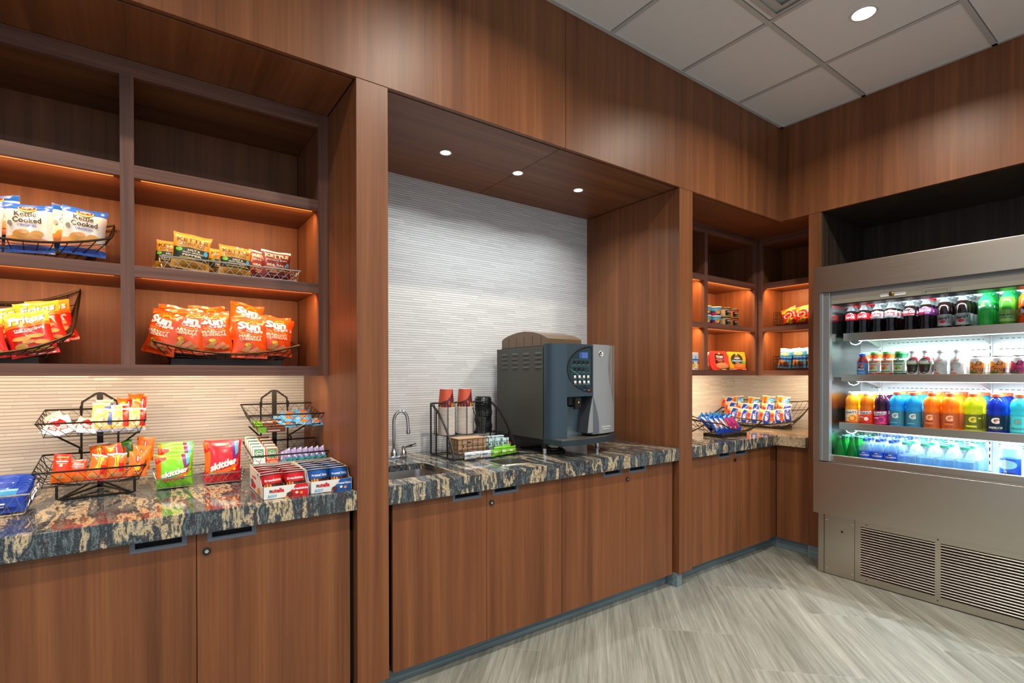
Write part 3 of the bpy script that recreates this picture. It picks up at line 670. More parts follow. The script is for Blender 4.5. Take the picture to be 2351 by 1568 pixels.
B_['ginger'] = bottle('ginger_ale_bottle', smoo, .172, GAL, CLG, MATS['green cap'], (.034, .100, flat('pale green print', (150, 205, 110), .35), 150), [('t', "Seagram's", .48, .56, .8, .24, cNAV, {'shear': .1}), ('t', 'GINGER ALE', .48, .30, .6, .10, cGRN), ('e', .38, .82, .09, .13, cLGR)])
B_['orange'] = bottle('orange_soda_bottle', smoo, .182, ORS, CLR, MATS['green cap'], (.060, .118, cORG, 150), [('e', .5, .5, .36, .42, cNAV), ('t', 'fanta', .5, .5, .62, .5, WHITEP, {'bold': .05, 'rot': 8, 'asp': .6})])
JQ = [(.024, 0), (.031, .004), (.032, .02), (.032, .098), (.030, .112), (.022, .130), (.019, .138), (.019, .148)]
B_['berry'] = bottle('juice_bottle', JQ, .1485, liquid('berry juice', (130, 36, 50), .2), CLR, cBLU, (.018, .098, flat('blue juice label', (90, 130, 196), .35), 120), [('e', .5, .72, .28, .12, cTAN), ('e', .5, .80, .16, .09, cRED), ('e', .40, .62, .12, .08, cBLK), ('r', .06, .38, .9, .54, cNAV), ('t', 'Naked', .48, .46, .7, .14, WHITEP, {'bold': .03}), ('r', .1, .08, .9, .2, cLBL)], capw=(.0205, .017))
V8 = [(.022, 0), (.030, .004), (.031, .018), (.0285, .05), (.0295, .07), (.031, .088), (.030, .108), (.0225, .130), (.0215, .150), (.0215, .158)]
gl = flat('veg juice label', (214, 216, 206), .35); bk_ = ('e', .46, .88, .2, .075, WHITEP)
for k, c, nm in (('veg', (236, 92, 42), 'orange vegetable juice'), ('vegg', (30, 120, 70), 'green vegetable juice')):
    fr = cORG if k == 'veg' else cLGR
    B_[k] = bottle('vegetable_juice_bottle', V8, .1585, liquid(nm, c, .25), CLR, flat('bright green cap', (84, 196, 92), .4), (.028, .128, gl, 130), [('r', 0, .72, 1, 1, MATS[nm]), bk_, ('t', 'V8', .47, .88, .24, .11, cBLK, {'bold': .04, 'shear': .2}), ('r', .12, .66, .88, .70, cGRN), ('e', .48, .34, .2, .12, fr), ('e', .36, .28, .1, .06, cRED), ('e', .6, .3, .12, .07, cLGR), ('r', .2, .50, .8, .55, cRED if k == 'veg' else cGRN), ('r', .12, .06, .9, .12, cGRN)], capw=(.0235, .016))
PR = [(.020, 0), (.029, .004), (.032, .03), (.028, .055), (.0285, .062), (.033, .085), (.032, .105), (.024, .128), (.019, .138), (.0175, .150), (.0175, .160)]
dk = flat('protein shake label', (56, 34, 30), .35)
B_['prot'] = bottle('protein_shake_bottle', PR, .1605, flat('white sleeve', (222, 222, 222), .3), CLR, flat('silver cap', (196, 198, 200), .3, .3), (.004, .150, flat('white sleeve', (222, 222, 222), .3), 150), [('p', [(.0, .95), (.2, .99), (.9, .80), (.98, .62), (.6, .78)], cRED), ('e', .5, .46, .42, .34, dk), ('t', 'protein', .48, .60, .66, .09, WHITEP, {'bold': .02}), ('r', .2, .52, .85, .55, cLGR), ('e', .62, .36, .12, .09, cGRN), ('r', .2, .67, .7, .71, cGRY)], capw=(.021, .014))
B_['core'] = bottle('white_shake_bottle', PR, .1605, flat('pearl sleeve', (206, 212, 212), .3), CLR, flat('white cap', (232, 234, 234), .35), (.004, .120, flat('pearl sleeve', (206, 212, 212), .3), 150), [('t', 'Core', .42, .82, .5, .10, cORG, {'rot': 18, 'shear': .3, 'asp': 1}), ('e', .45, .58, .3, .14, flat('pale grey print', (176, 180, 184), .3)), ('e', .48, .56, .24, .11, flat('pearl sleeve', (206, 212, 212), .3)), ('p', [(.0, .12), (.4, .22), (.75, .06), (.7, 0), (.0, 0)], cORG), ('e', .22, .36, .08, .04, cRED)], capw=(.021, .014))
def can(name, base, els):
    t = bpy.data.objects.new(name, None); C.objects.link(t)
    rim = flat('can rim', (190, 190, 190), .25, 1.)
    pr = [(.0335, .008), (.0335, .105)]
    MB().lathe([(.026, .0), (.0335, .008)], rim, 24).lathe(pr, base, 24, cap0=False, cap1=False).lathe([(.0335, .105), (.028, .117)], WHITEP, 24, cap0=False, cap1=False).lathe([(.028, .117), (.0285, .122), (.026, .122), (.0255, .118), (.001, .118)], rim, 24, cap0=False, cap1=False).art(cylF(lambda z: .0335, .008, .108, 175), els, 12, 1, .0003, .0003).build('can_body', t)
    MB().lathe([(.008, .1185), (.007, .1195), (.001, .1195)], rim, 12, cap1=False, c=(0, -.008)).build('pull_tab', t)
    return t
for k, bc, nm in (('cano', (236, 140, 40), 'apricot'), ('canp', (196, 60, 110), 'cranberry')):
    bs = flat('%s can print' % nm, bc, .25)
    B_[k] = can('sparkling_water_can', bs, [('p', [(.0, .78), (.0, 1.), (1, 1), (1, .86), (.8, .74), (.6, .88), (.4, .70), (.2, .86)], WHITEP), ('p', [(.72, 0), (1, 0), (1, .9), (.86, .8), (.92, .5)], WHITEP), ('t', 'La', .56, .74, .28, .26, cNAV, {'shear': .4, 'bold': 0}), ('t', 'Croix', .48, .40, .72, .32, cNAV, {'shear': .4, 'bold': 0}), ('r', .0, .16, 1, .19, cGRN), ('e', .3, .2, .24, .05, cGRN)])
SPT = [(.030, 0), (.040, .005), (.0415, .014), (.0415, .030), (.0405, .055), (.0405, .100), (.0415, .118), (.0420, .128), (.0390, .140), (.0420, .150), (.0425, .168), (.0390, .188), (.0290, .205), (.0205, .212), (.0200, .222)]
G_ = [('t', 'G', .5, .66, .46, .42, WHITEP, {'bold': .06}), ('p', [(.42, .60), (.56, .78), (.60, .78), (.55, .66), (.60, .66), (.47, .52), (.49, .60)], cORG)]
def sport(key, col, labc, extra, gm=WHITEP, sub=.45):
    els = [('t', 'G', .46, .66, .44, .40, gm, {'bold': .06}), ('p', [(.38, .58), (.52, .78), (.57, .78), (.52, .67), (.57, .67), (.43, .50), (.45, .58)], cORG)]+extra
    B_[key] = bottle('sports_drink_bottle', SPT, .2225, liquid(key+' sports drink', col, sub), CLR, flat('orange cap', (240, 88, 44), .35), (.026, .112, flat(key+' sleeve', labc, .3), 115), els, capw=(.0235, .017))
oc = flat('bright orange bar', (255, 120, 40), .35)
sport('cyan', (40, 176, 240), (60, 120, 140), [('r', .14, .10, .62, .17, cLBL)], flat('ice print', (170, 226, 244), .3))
sport('tangerine', (255, 146, 30), (190, 92, 50), [('r', .18, .22, .70, .30, oc), ('r', .2, .36, .66, .39, cBRN), ('r', .2, .08, .66, .10, cBRN)], flat('peach print', (255, 180, 140), .3))
sport('lemon', (226, 240, 30), (110, 110, 40), [('r', .10, .14, .70, .26, flat('acid print', (220, 232, 60), .3)), ('r', .78, .70, .98, .8, MATS['acid print'])], MATS['acid print'])
sport('royal', (24, 62, 200), (24, 38, 66), [('t', 'FIERCE', .48, .20, .74, .13, WHITEP, {'shear': .2}), ('r', .3, .08, .6, .1, cGRY)])
sport('frost', (70, 226, 240), (90, 222, 228), [('t', 'FROST', .48, .22, .74, .12, flat('teal print', (20, 130, 150), .3), {'shear': .2})], flat('aqua print', (60, 196, 210), .3))
JU = [(.028, 0), (.0365, .005), (.038, .016), (.038, .110), (.0375, .122), (.0345, .134), (.0375, .146), (.0375, .164), (.0345, .182), (.024, .200), (.019, .206), (.0185, .216)]
def juice(key, col, lc, acc, fr):
    B_[key] = bottle('fruit_juice_bottle', JU, .2165, liquid(key+' juice', col, .4), CLR, MATS['white cap'], (.022, .108, flat(key+' juice label', lc, .35), 120), [('p', [(.02, .62), (.98, .74), (.98, .96), (.02, .88)], WHITEP), ('t', "Welch's", .5, .80, .86, .20, cNAV, {'rot': 6, 'asp': .9, 'bold': .03}), ('e', .66, .32, .28, .26, acc), ('e', .62, .34, .16, .15, fr), ('r', .04, .42, .44, .48, WHITEP), ('r', .04, .0, .98, .1, acc)], capw=(.0205, .017))
juice('citrus', (250, 176, 20), (244, 214, 150), cORG, cYEL); juice('apple', (232, 130, 20), (226, 70, 34), cRED, cCRM); juice('grape', (60, 14, 46), (176, 40, 100), cPNK, cPUR)
PE = [(.024, 0), (.033, .004), (.036, .016), (.036, .045), (.033, .075), (.026, .115), (.018, .155), (.0125, .185), (.0125, .196)]
B_['green'] = bottle('green_water_bottle', PE, .150, clear('deep green bottle', (10, 110, 40), .62), clear('green bottle neck', (30, 150, 60), .45), flat('dark green cap', (24, 92, 70), .35), (.040, .074, flat('deep green label', (24, 110, 56), .3), 150), [('e', .5, .5, .4, .36, cCRM), ('e', .5, .5, .34, .28, cGRN)])
AQ = [(.024, 0), (.031, .004), (.032, .014), (.032, .06), (.0305, .075), (.032, .09), (.032, .130), (.029, .150), (.020, .175), (.0125, .188), (.0125, .196)]
wat = clear('water', (176, 214, 234), .16); wb = clear('clear bottle shoulder', (215, 228, 232), .08)
B_['aqua'] = bottle('water_bottle', AQ, .170, wat, wb, flat('royal blue cap', (50, 90, 190), .35), (.085, .128, flat('royal blue label', (40, 84, 200), .3), 140), [('t', 'AQUAFINA', .48, .42, .86, .26, WHITEP, {'shear': .1}), ('p', [(.36, .74), (.46, .88), (.50, .80), (.56, .84), (.62, .74)], WHITEP)])
JG = [(.032, 0), (.041, .004), (.0435, .016), (.0435, .04), (.0415, .05), (.0435, .06), (.0435, .08), (.0415, .09), (.0435, .10), (.0435, .118), (.038, .140), (.027, .165), (.0205, .185), (.0205, .196)]
B_['jug'] = bottle('water_bottle', JG, .125, wat, wb, flat('mint green cap', (74, 210, 176), .35), (.020, .048, flat('blue water label', (40, 110, 190), .3), 150), [('r', 0, .8, 1, 1, cLBL)])
SM = [(.034, 0), (.042, .005), (.044, .02), (.044, .215), (.042, .235), (.034, .255), (.020, .272), (.0135, .28), (.0135, .292)]
sl = flat('smooth water label', (50, 96, 214), .3)
B_['tall'] = bottle('tall_water_bottle', [(r, z*.90) for r, z in SM], .205, wat, wb, WHITE, (.045, .150, sl, 150), [('e', .4, .68, .42, .24, flat('pale cyan print', (150, 220, 240), .3)), ('t', 'smartwater', .38, .5, .9, .14, WHITEP, {'rot': 90, 'asp': .93, 'bold': .02}), ('e', .5, .16, .3, .12, cNAV)])
# columns: key, y of the front bottle, how many deep, label stem
def fill(cols, x0, z, shelf, dx=None):
    for ci, (key, y, n, desc, cat, grp, r) in enumerate(cols):
        keys = key if isinstance(key, (list, tuple)) else [key]*n
        for k in range(n):
            kk = keys[min(k, len(keys)-1)]; d = desc[min(k, len(desc)-1)] if isinstance(desc, (list, tuple)) else desc
            pos = 'at the front' if k == 0 else '%s from front' % ORD[k]
            place(B_[kk], x0+(dx or r*2.02)*k+R.uniform(-.0015, .0015), y+R.uniform(-.002, .002), z, '%s %s, %s column of %s shelf' % (d, pos, ORD[ci], shelf), cat, grp, 3+R.uniform(-9, 9))
g1 = 'bottles on the top cooler shelf'
fill([('cola', -.446, 4, 'red-capped cola bottle', 'soda bottle', g1, .037), ('cola', -.525, 4, 'red-labelled cola bottle', 'soda bottle', g1, .037), ('diet', -.605, 4, 'silver-labelled diet cola', 'soda bottle', g1, .037),
      ('diet', -.681, 4, 'silver-labelled cola bottle', 'soda bottle', g1, .037), ('zero', -.782, 4, 'black and red cola bottle', 'soda bottle', g1, .037), ('cherry', -.866, 3, 'purple-labelled cola bottle', 'soda bottle', g1, .037),
      ('root', -.957, 4, 'grey-labelled root beer', 'soda bottle', g1, .037), ('root', -1.043, 4, 'grey-labelled soda bottle', 'soda bottle', g1, .037), ('lime', -1.148, 4, 'bright green lemon lime bottle', 'soda bottle', g1, .037),
      ('ginger', -1.238, 4, 'green ginger ale bottle', 'soda bottle', g1, .037), ('orange', -1.322, 4, 'bright orange soda bottle', 'soda bottle', g1, .037)], 3.732, 1.584, "cooler's top")
g2 = 'juices, shakes and cans on the second cooler shelf'
fill([(['berry', 'veg'], -.529, 2, ['red juice bottle with blue cap', 'orange juice bottle'], 'juice bottle', g2, .034), ('veg', -.600, 4, 'orange vegetable juice', 'juice bottle', g2, .034), ('veg', -.669, 4, 'carrot coloured juice bottle', 'juice bottle', g2, .034), ('vegg', -.738, 4, 'dark green vegetable juice', 'juice bottle', g2, .034),
      ('prot', -.810, 4, 'brown and white shake bottle', 'shake bottle', g2, .034), ('prot', -.876, 4, 'brown protein shake bottle', 'shake bottle', g2, .034), ('core', -.950, 4, 'silver white shake bottle', 'shake bottle', g2, .034), ('core', -1.026, 4, 'white shake bottle', 'shake bottle', g2, .034),
      ('cano', -1.118, 4, 'orange sparkling water can', 'can', g2, .035), ('cano', -1.209, 4, 'apricot orange can', 'can', g2, .035), ('canp', -1.295, 4, 'pink sparkling water can', 'can', g2, .035)], 3.70, 1.302, "cooler's second")
g3 = 'juices and sports drinks on the third cooler shelf'
fill([('citrus', -.472, 4, 'yellow orange juice bottle', 'juice bottle', g3, .040), ('apple', -.562, 4, 'amber apple juice bottle', 'juice bottle', g3, .040), ('grape', -.646, 4, 'purple grape juice bottle', 'juice bottle', g3, .040),
      ('cyan', -.734, 4, 'cyan sports drink', 'sports drink', g3, .0435), ('cyan', -.822, 4, 'light blue sports drink', 'sports drink', g3, .0435), ('tangerine', -.912, 4, 'orange sports drink', 'sports drink', g3, .0435), ('tangerine', -1.002, 4, 'tangerine sports drink', 'sports drink', g3, .0435),
      (['lemon', 'lemon', 'cyan', 'cyan'], -1.105, 4, ['neon yellow sports drink', 'yellow sports drink', 'cyan bottle behind yellow'], 'sports drink', g3, .0435), ('royal', -1.204, 4, 'royal blue sports drink', 'sports drink', g3, .0435), ('frost', -1.303, 4, 'pale aqua sports drink', 'sports drink', g3, .0435)], 3.682, .975, "cooler's third")
g4 = 'water bottles on the cooler deck'
fill([('green', -.458, 6, 'green mineral water', 'water bottle', g4, .037), ('green', -.535, 6, 'dark green water bottle', 'water bottle', g4, .037), ('aqua', -.612, 6, 'blue-capped water', 'water bottle', g4, .033), ('aqua', -.682, 6, 'blue-labelled water', 'water bottle', g4, .033), ('aqua', -.752, 6, 'clear blue-capped water', 'water bottle', g4, .033),
      ('jug', -.832, 4, 'wide mint-capped water', 'water bottle', g4, .045), ('jug', -.924, 4, 'mint-capped water bottle', 'water bottle', g4, .045), ('jug', -1.016, 4, 'squat mint-capped water', 'water bottle', g4, .045), ('jug', -1.108, 4, 'clear mint-capped water', 'water bottle', g4, .045),
      ], 3.522, .703, 'cooler deck,')
place(B_['tall'], 3.665, -1.268, .703, 'large clear water bottle with oval label at the right of the deck', 'water bottle', g4, 0)
place(B_['tall'], 3.665, -1.372, .703, 'large clear water bottle at the cut right edge of the deck', 'water bottle', g4, 5)
# ================================================================ COFFEE MACHINE
cm = thing('coffee_machine', 'grey and silver bean-to-cup coffee machine on the middle counter', 'coffee machine', (1.83, .47, ZT)); MO = -Vector(cm.location)
def mpart(m, name, parent=None, **kw):
    o = m.build(name, parent or cm, **kw)
    if parent is None: o.location = MO
    return o
mDK = flat('charcoal powder coat', (66, 66, 60), .5); mBL = flat('blue grey plastic', (62, 80, 92), .40, .4); mSV = flat('silver plastic', (150, 156, 162), .45, .2)
mTP = flat('taupe swoosh', (136, 130, 124), .4, .3); mPN = flat('dark teal keypad', (30, 54, 64), .3); mHP = flat('smoked brown hopper lid', (104, 84, 62), .3)
m = MB().box(1.570, 2.100, .255, .725, .955, 1.478, mDK)
for y in (.637, .527, .419, .304):
    for z in (1.440, 1.414, 1.388, 1.361):
        m.add([(1.570, y-.032, z-.006), (1.570, y+.032, z-.006), (1.563, y+.026, z-.005), (1.563, y-.026, z-.005), (1.570, y-.030, z+.008), (1.570, y+.030, z+.008)], [(0, 1, 2, 3), (3, 2, 5, 4), (0, 3, 4), (1, 5, 2)], mDK)
mpart(m, 'housing', smooth=False, bevel=.002)
YFP = [(1.570, .235), (1.578, .205), (1.595, .186), (1.62, .174), (1.663, .165), (1.76, .158), (1.855, .157), (1.95, .164), (2.03, .182), (2.08, .205), (2.108, .232)]
def yf(x):
    for (a, p), (b, q) in zip(YFP, YFP[1:]):
        if a <= x <= b: return p+(q-p)*(x-a)/(b-a)
    return YFP[-1][1] if x > 2 else YFP[0][1]
def front(a, b, z0, z1, mat, m):
    xs_ = [a]+[p[0] for p in YFP if a < p[0] < b]+[b]
    return m.prism([(a, .262), (b, .262)]+[(x, yf(x)) for x in xs_[::-1]], z0, z1, mat)
dm = MB(); front(1.570, 1.663, .962, 1.492, mBL, dm); front(1.663, 1.855, 1.197, 1.492, mBL, dm)
fd = mpart(dm, 'front_door')
sm = MB(); front(1.856, 2.108, .975, 1.494, mSV, sm); sm.prism([(1.856, .985), (1.856, 1.195), (1.842, 1.14), (1.828, 1.08), (1.815, .985)], .160, .262, mSV, 'xz')
def FM(u, v, off=0): x = 1.57+.535*u; return (x, yf(x)-off, .955+.537*v)
def U(x): return (x-1.57)/.535
def V(z): return (z-.955)/.537
els = [('p', [(U(2.018), V(1.493)), (U(2.003), V(1.43)), (U(1.996), V(1.36)), (U(2.008), V(1.28)), (U(2.032), V(1.21)), (U(2.06), V(1.16)), (U(2.085), V(1.11)), (U(2.107), V(1.06)), (U(2.107), V(1.493))], mTP),
       ('p', [(U(1.857), V(1.190)), (U(1.875), V(1.15)), (U(1.895), V(1.09)), (U(1.906), V(1.03)), (U(1.907), V(.977)), (U(1.857), V(.977))], flat('violet grey panel', (112, 112, 122), .35, .4)),
       ('e', U(1.923), V(1.441), .036, .033, WHITEP), ('p', [(U(1.908), V(1.424)), (U(1.903), V(1.436)), (U(1.910), V(1.448)), (U(1.934), V(1.460)), (U(1.926), V(1.446)), (U(1.914), V(1.440))], cBLK),
       ('p', [(U(1.912), V(1.434)), (U(1.920), V(1.440)), (U(1.936), V(1.444)), (U(1.926), V(1.434))], cBLK), ('p', [(U(1.910), V(1.426)), (U(1.918), V(1.430)), (U(1.930), V(1.431)), (U(1.918), V(1.424))], cBLK),
       ('t', 'CONCORDIA', U(1.973), V(1.014), .17, .020, WHITEP), ('r', U(1.935), V(.999), U(2.01), V(1.002), WHITEP)]
sm.art(FM, els, 24, 1, .0006, .0003); mpart(sm, 'silver_door'); mpart(MB().prism([(1.8505, .986), (1.8545, .986), (1.8545, 1.196), (1.851, 1.196), (1.838, 1.14), (1.824, 1.08), (1.8115, .986)], .1615, .2615, flat('dark recess liner', (58, 60, 64), .4), 'xz'), 'recess_liner', smooth=False)
km = MB(); hp = [(U(1.846), V(1.483))]+[(U(1.846-.188*math.cos(a)), V(1.350+.133*math.sin(a))) for a in [math.pi/2*(1-i/10) for i in range(0, 21)]][0:0]
hp = [(U(1.846), V(1.217))]+[(U(1.846-.186*math.sin(math.pi*i/20)), V(1.350-.133*math.cos(math.pi*i/20))) for i in range(1, 20)]+[(U(1.846), V(1.483))]
hp2 = [(U(1.836), V(1.225))]+[(U(1.836-.170*math.sin(math.pi*i/20)), V(1.348-.123*math.cos(math.pi*i/20))) for i in range(1, 20)]+[(U(1.836), V(1.471))]
gr_ = flat('teal line print', (84, 140, 134), .4)
els = [('p', hp, BLACK), ('p', hp2, mPN), ('r', U(1.750), V(1.412), U(1.812), V(1.446), flat('blue lcd', (70, 96, 170), .3, emis=((70, 96, 170), .25)))]
for k, z in ((0, 1.408), (1, 1.366), (2, 1.324)):
    pass
for (za, zb) in ((1.370, 1.405), (1.330, 1.367), (1.262, 1.327)):
    els += [('r', U(1.692), V(zb-.0008), U(1.826), V(zb), gr_), ('r', U(1.692), V(za), U(1.826), V(za+.0008), gr_), ('r', U(1.692), V(za), U(1.6928), V(zb), gr_), ('r', U(1.8252), V(za), U(1.826), V(zb), gr_)]
els += [('p', [(U(1.670), V(1.352)), (U(1.70), V(1.348)), (U(1.75), V(1.318)), (U(1.80), V(1.268)), (U(1.815), V(1.232)), (U(1.79), V(1.266)), (U(1.745), V(1.305)), (U(1.70), V(1.335))], flat('faint teal swoosh', (50, 92, 96), .4))]
keypad_cols = [1.712, 1.744, 1.776, 1.808]
W8 = flat('backlit key', (236, 232, 220), .4, emis=((236, 232, 220), .35))
for r_, z in enumerate((1.388, 1.349, 1.308, 1.278, 1.246)):
    for c_, x in enumerate(keypad_cols):
        if (r_ == 1 and c_ == 3) or (r_ == 4 and c_ < 2): continue
        mt = W8 if r_ in (2, 3) else cBLK
        els += [('r', U(x-.007), V(z-.007), U(x+.007), V(z+.007), mt), ('r', U(x-.009), V(z-.013), U(x+.009), V(z-.0115), flat('key caption', (150, 165, 170), .4))]
        if mt is W8: els.append(('e', U(x), V(z-.002), .006, .006, (cRED, cPNK, cTAN, cGRY)[c_]))
els += [('r', U(1.801), V(1.216+.01), U(1.815), V(1.234), cRED)]
km.art(FM, els, 24, 1, .0012, .0002); km.build('keypad', fd)
mpart(MB().box(1.663, 1.856, .252, .262, .962, 1.197, flat('pale steel splash plate', (150, 178, 190), .25, .8)), 'splash_plate', smooth=False)
m = MB().box(1.690, 1.735, .185, .25, 1.148, 1.190, BLACK).box(1.730, 1.775, .172, .23, 1.135, 1.188, BLACK); m.lathe([(.012, 1.122), (.014, 1.14)], BLACK, 14, c=(1.752, .195))
m.prism([(1.750, 1.158), (1.762, 1.158), (1.756, 1.170)], .1710, .172, cYEL, 'xz'); mpart(m, 'dispensing_nozzle', smooth=False, bevel=.002)
m = MB().prism([(1.571, .262), (1.573, .108), (1.66, .096), (1.80, .098), (1.93, .125), (2.04, .170), (2.118, .222), (2.118, .262)], .932, .962, flat('drip tray blue grey', (48, 62, 72), .35, .3))
m.prism([(1.585, .25), (1.587, .120), (1.66, .108), (1.80, .110), (1.93, .137), (2.04, .182), (2.10, .222), (2.10, .25)], .962, .9635, flat('brushed drip grid', (150, 142, 128), .35, .8)); mpart(m, 'drip_tray', smooth=False, bevel=.002)
mpart(MB().box(1.575, 2.095, .262, .72, .930, .955, BLACK), 'chassis', smooth=False)
for x, y in ((1.600, .285), (2.020, .290), (1.600, .68), (2.06, .68)):
    m = MB().lathe([(.015, ZT+.036), (.020, .93)], BLACK, 16, c=(x, y)).lathe([(.012, ZT+.002), (.013, ZT+.037)], CHROME, 16, c=(x, y)).lathe([(.018, ZT), (.018, ZT+.003), (.012, ZT+.006)], CHROME, 16, c=(x, y)); mpart(m, 'leg')
ar = [(.256, 1.480), (.716, 1.480), (.716, 1.534), (.69, 1.548), (.64, 1.562), (.56, 1.574), (.48, 1.578), (.40, 1.570), (.32, 1.550), (.256, 1.524)]
m = MB().prism(ar, 1.602, 1.856, mHP, 'yz')
for y in (.32, .40, .48, .56, .64): m.box(1.6005, 1.602, y-.002, y+.002, 1.49, 1.545, cBRN)
mpart(m, 'hopper_lid', smooth=False, bevel=.006)
mpart(MB().box(1.600, 1.858, .262, .716, 1.478, 1.4865, BLACK), 'hopper_seal', smooth=False)
# supply cords under the machine
import itertools
def cord(pts, r, mat, label, n=8):
    # smooth the points
    P = [Vector(p) for p in pts]; out = []
    for i in range(len(P)-1):
        p0, p1, p2, p3 = P[max(0, i-1)], P[i], P[i+1], P[min(len(P)-1, i+2)]
        for k in range(6):
            t = k/6; out.append(.5*((2*p1)+(p2-p0)*t+(2*p0-5*p1+4*p2-p3)*t*t+(3*p1-p0-3*p2+p3)*t**3))
    out.append(P[-1]); c = Vector(pts[0])
    return tag(MB().tube([p-c for p in out], r, mat, n).build('power_cord', loc=c), label, 'cord')
z = ZT+.006
cord([(1.47, .74, z), (1.50, .60, z), (1.60, .50, z), (1.72, .46, z), (1.80, .38, z), (1.76, .30, z), (1.66, .30, z), (1.56, .36, z), (1.50, .42, z), (1.54, .52, z), (1.70, .56, z), (1.86, .56, z+.004), (1.92, .62, z+.04)], .0055, BLACK, 'black power cord coiled on the granite under the coffee machine')
cord([(1.46, .66, z+.02), (1.43, .58, z), (1.50, .52, z), (1.58, .58, z), (1.64, .66, z+.01), (1.66, .72, z+.04)], .008, BLACK, 'thicker black hose curving behind the cup rack beside the machine')
tag(MB().tube([(1.56, .62, ZT+.010), (1.575, .60, ZT+.022), (1.59, .60, ZT+.040)], .010, flat('red tape', (190, 50, 40), .5), 10).build('hose_fitting'), 'small red and steel hose fitting behind the coffee machine leg', 'hose fitting')
# ================================================================ CUP RACK
rk = thing('cup_rack', 'black wire cup and condiment rack on the counter beside the coffee machine', 'rack', (1.28, .53, ZT)); RO = -Vector(rk.location)
def rpart(m, name, **kw): o = m.build(name, rk, **kw); o.location = RO; return o
xa, xb, yb, yfr, zt = 1.077, 1.480, .665, .375, 1.157
m = MB()
for x in (xa, xb):
    m.tube([(x, yb, ZT+.005), (x, yb, zt)], .005, WIREB, 4).tube([(x, .60, ZT+.005), (x, .60, 1.12)], .0045, WIREB, 4).tube([(x, .47, ZT+.005), (x, .47, .99)], .0045, WIREB, 4)
    m.tube([(x, yb, zt)]+[(x, yb-.27*(.55*math.sin(math.pi/2*i/10)+.45*i/10), ZT+.006+(zt-ZT-.006)*(.5*math.cos(math.pi/2*i/10)+.5*(1-i/10))) for i in range(1, 11)], .0065, WIREB, 4)
    m.tube([(x, yb, ZT+.005), (x, yfr+.02, ZT+.005)], .0045, WIREB, 4)
m.tube([(xa, yb, zt), (xb, yb, zt)], .006, WIREB, 4).tube([(xa, yb, ZT+.005), (xb, yb, ZT+.005)], .004, WIREB, 4).tube([(xa, yfr+.02, ZT+.005), (xb, yfr+.02, ZT+.005)], .005, WIREB, 4)
m.tube([(xa+.003, .60, .982), (xb, .60, .982)], .0035, WIREB, 4)
rpart(m, 'rack_frame')
m = MB(); shz = .984
for y in (.515, .55, .60, .64): m.tube([(xa+.002, y, shz), (xb-.002, y, shz)], .0022, WIREB, 4)
CX = [(1.128, .575), (1.248, .575), (1.372, .575)]
for cx_, cy_ in CX:
    m.tube([(cx_-.054, cy_+.04, shz), (cx_-.054, cy_+.04, 1.16), (cx_-.054, cy_-.02, 1.165), (cx_-.02, cy_-.056, 1.165), (cx_-.02, cy_-.056, shz)], .0022, WIREB, 4)
    m.tube([(cx_+.056, cy_+.04, shz), (cx_+.056, cy_+.04, 1.16), (cx_+.056, cy_-.0, 1.165), (cx_+.056, cy_, shz)], .0022, WIREB, 4)
rpart(m, 'cup_shelf')
def gridbox(m, x0, x1, y0, y1, z0, z1, nx, ny, nz, r=.0014, mat=WIREB):
    for k in range(nz+1):
        z = z0+(z1-z0)*k/nz; m.tube([(x0, y0, z), (x1, y0, z), (x1, y1, z), (x0, y1, z)], r*(1.4 if k == nz else 1), mat, 4, closed=True)
    for i in range(nx+1):
        x = x0+(x1-x0)*i/nx; m.tube([(x, y0, z1), (x, y0, z0), (x, y1, z0), (x, y1, z1)], r, mat, 4)
    for j in range(1, ny):
        y = y0+(y1-y0)*j/ny; m.tube([(x0, y, z1), (x0, y, z0), (x1, y, z0), (x1, y, z1)], r, mat, 4)
    return m
m = gridbox(MB(), 1.100, 1.295, .405, .520, .893, .972, 6, 4, 3); rpart(m, 'wire_basket')
m = gridbox(MB(), 1.300, 1.462, .405, .520, .893, .972, 4, 4, 3); rpart(m, 'wire_basket')
m = gridbox(MB(), 1.108, 1.462, .345, .398, .872, .915, 3, 1, 2); rpart(m, 'wire_basket')
m = MB()
for z in (.99, 1.01, 1.03, 1.05, 1.07): m.tube([(1.318+.027*math.cos(2*math.pi*i/12), .508+.027*math.sin(2*math.pi*i/12), z) for i in range(12)], .0012, WIREB, 4, closed=True)
for i in range(12): m.tube([(1.318+.027*math.cos(2*math.pi*i/12), .508+.027*math.sin(2*math.pi*i/12), zz) for zz in (.988, 1.072)], .0011, WIREB, 4)
rpart(m, 'stirrer_holder')
tag(clr_ := MB().lathe([(.020, .99), (.0235, 1.075), (.0245, 1.077)], CLR, 20, c=(0, 0), cap1=False).build('plastic_tumbler', loc=(1.318, .508, 0)), 'clear plastic tumbler holding black stirrers in the cup rack', 'cup')
for i in range(6):
    a = -.18+.05*i; o = MB().tube([(0, 0, 0), (a*.32, .004*i-.01, .142)], .0028, BLACK, 5).build('drink_stirrer', loc=(1.318-.010+.003*i, .503+.003*(i % 3), .992))
    tag(o, 'black plastic drink stirrer in the clear tumbler, %s from the left' % ORD[i], 'stirrer', 'black stirrers in the tumbler')
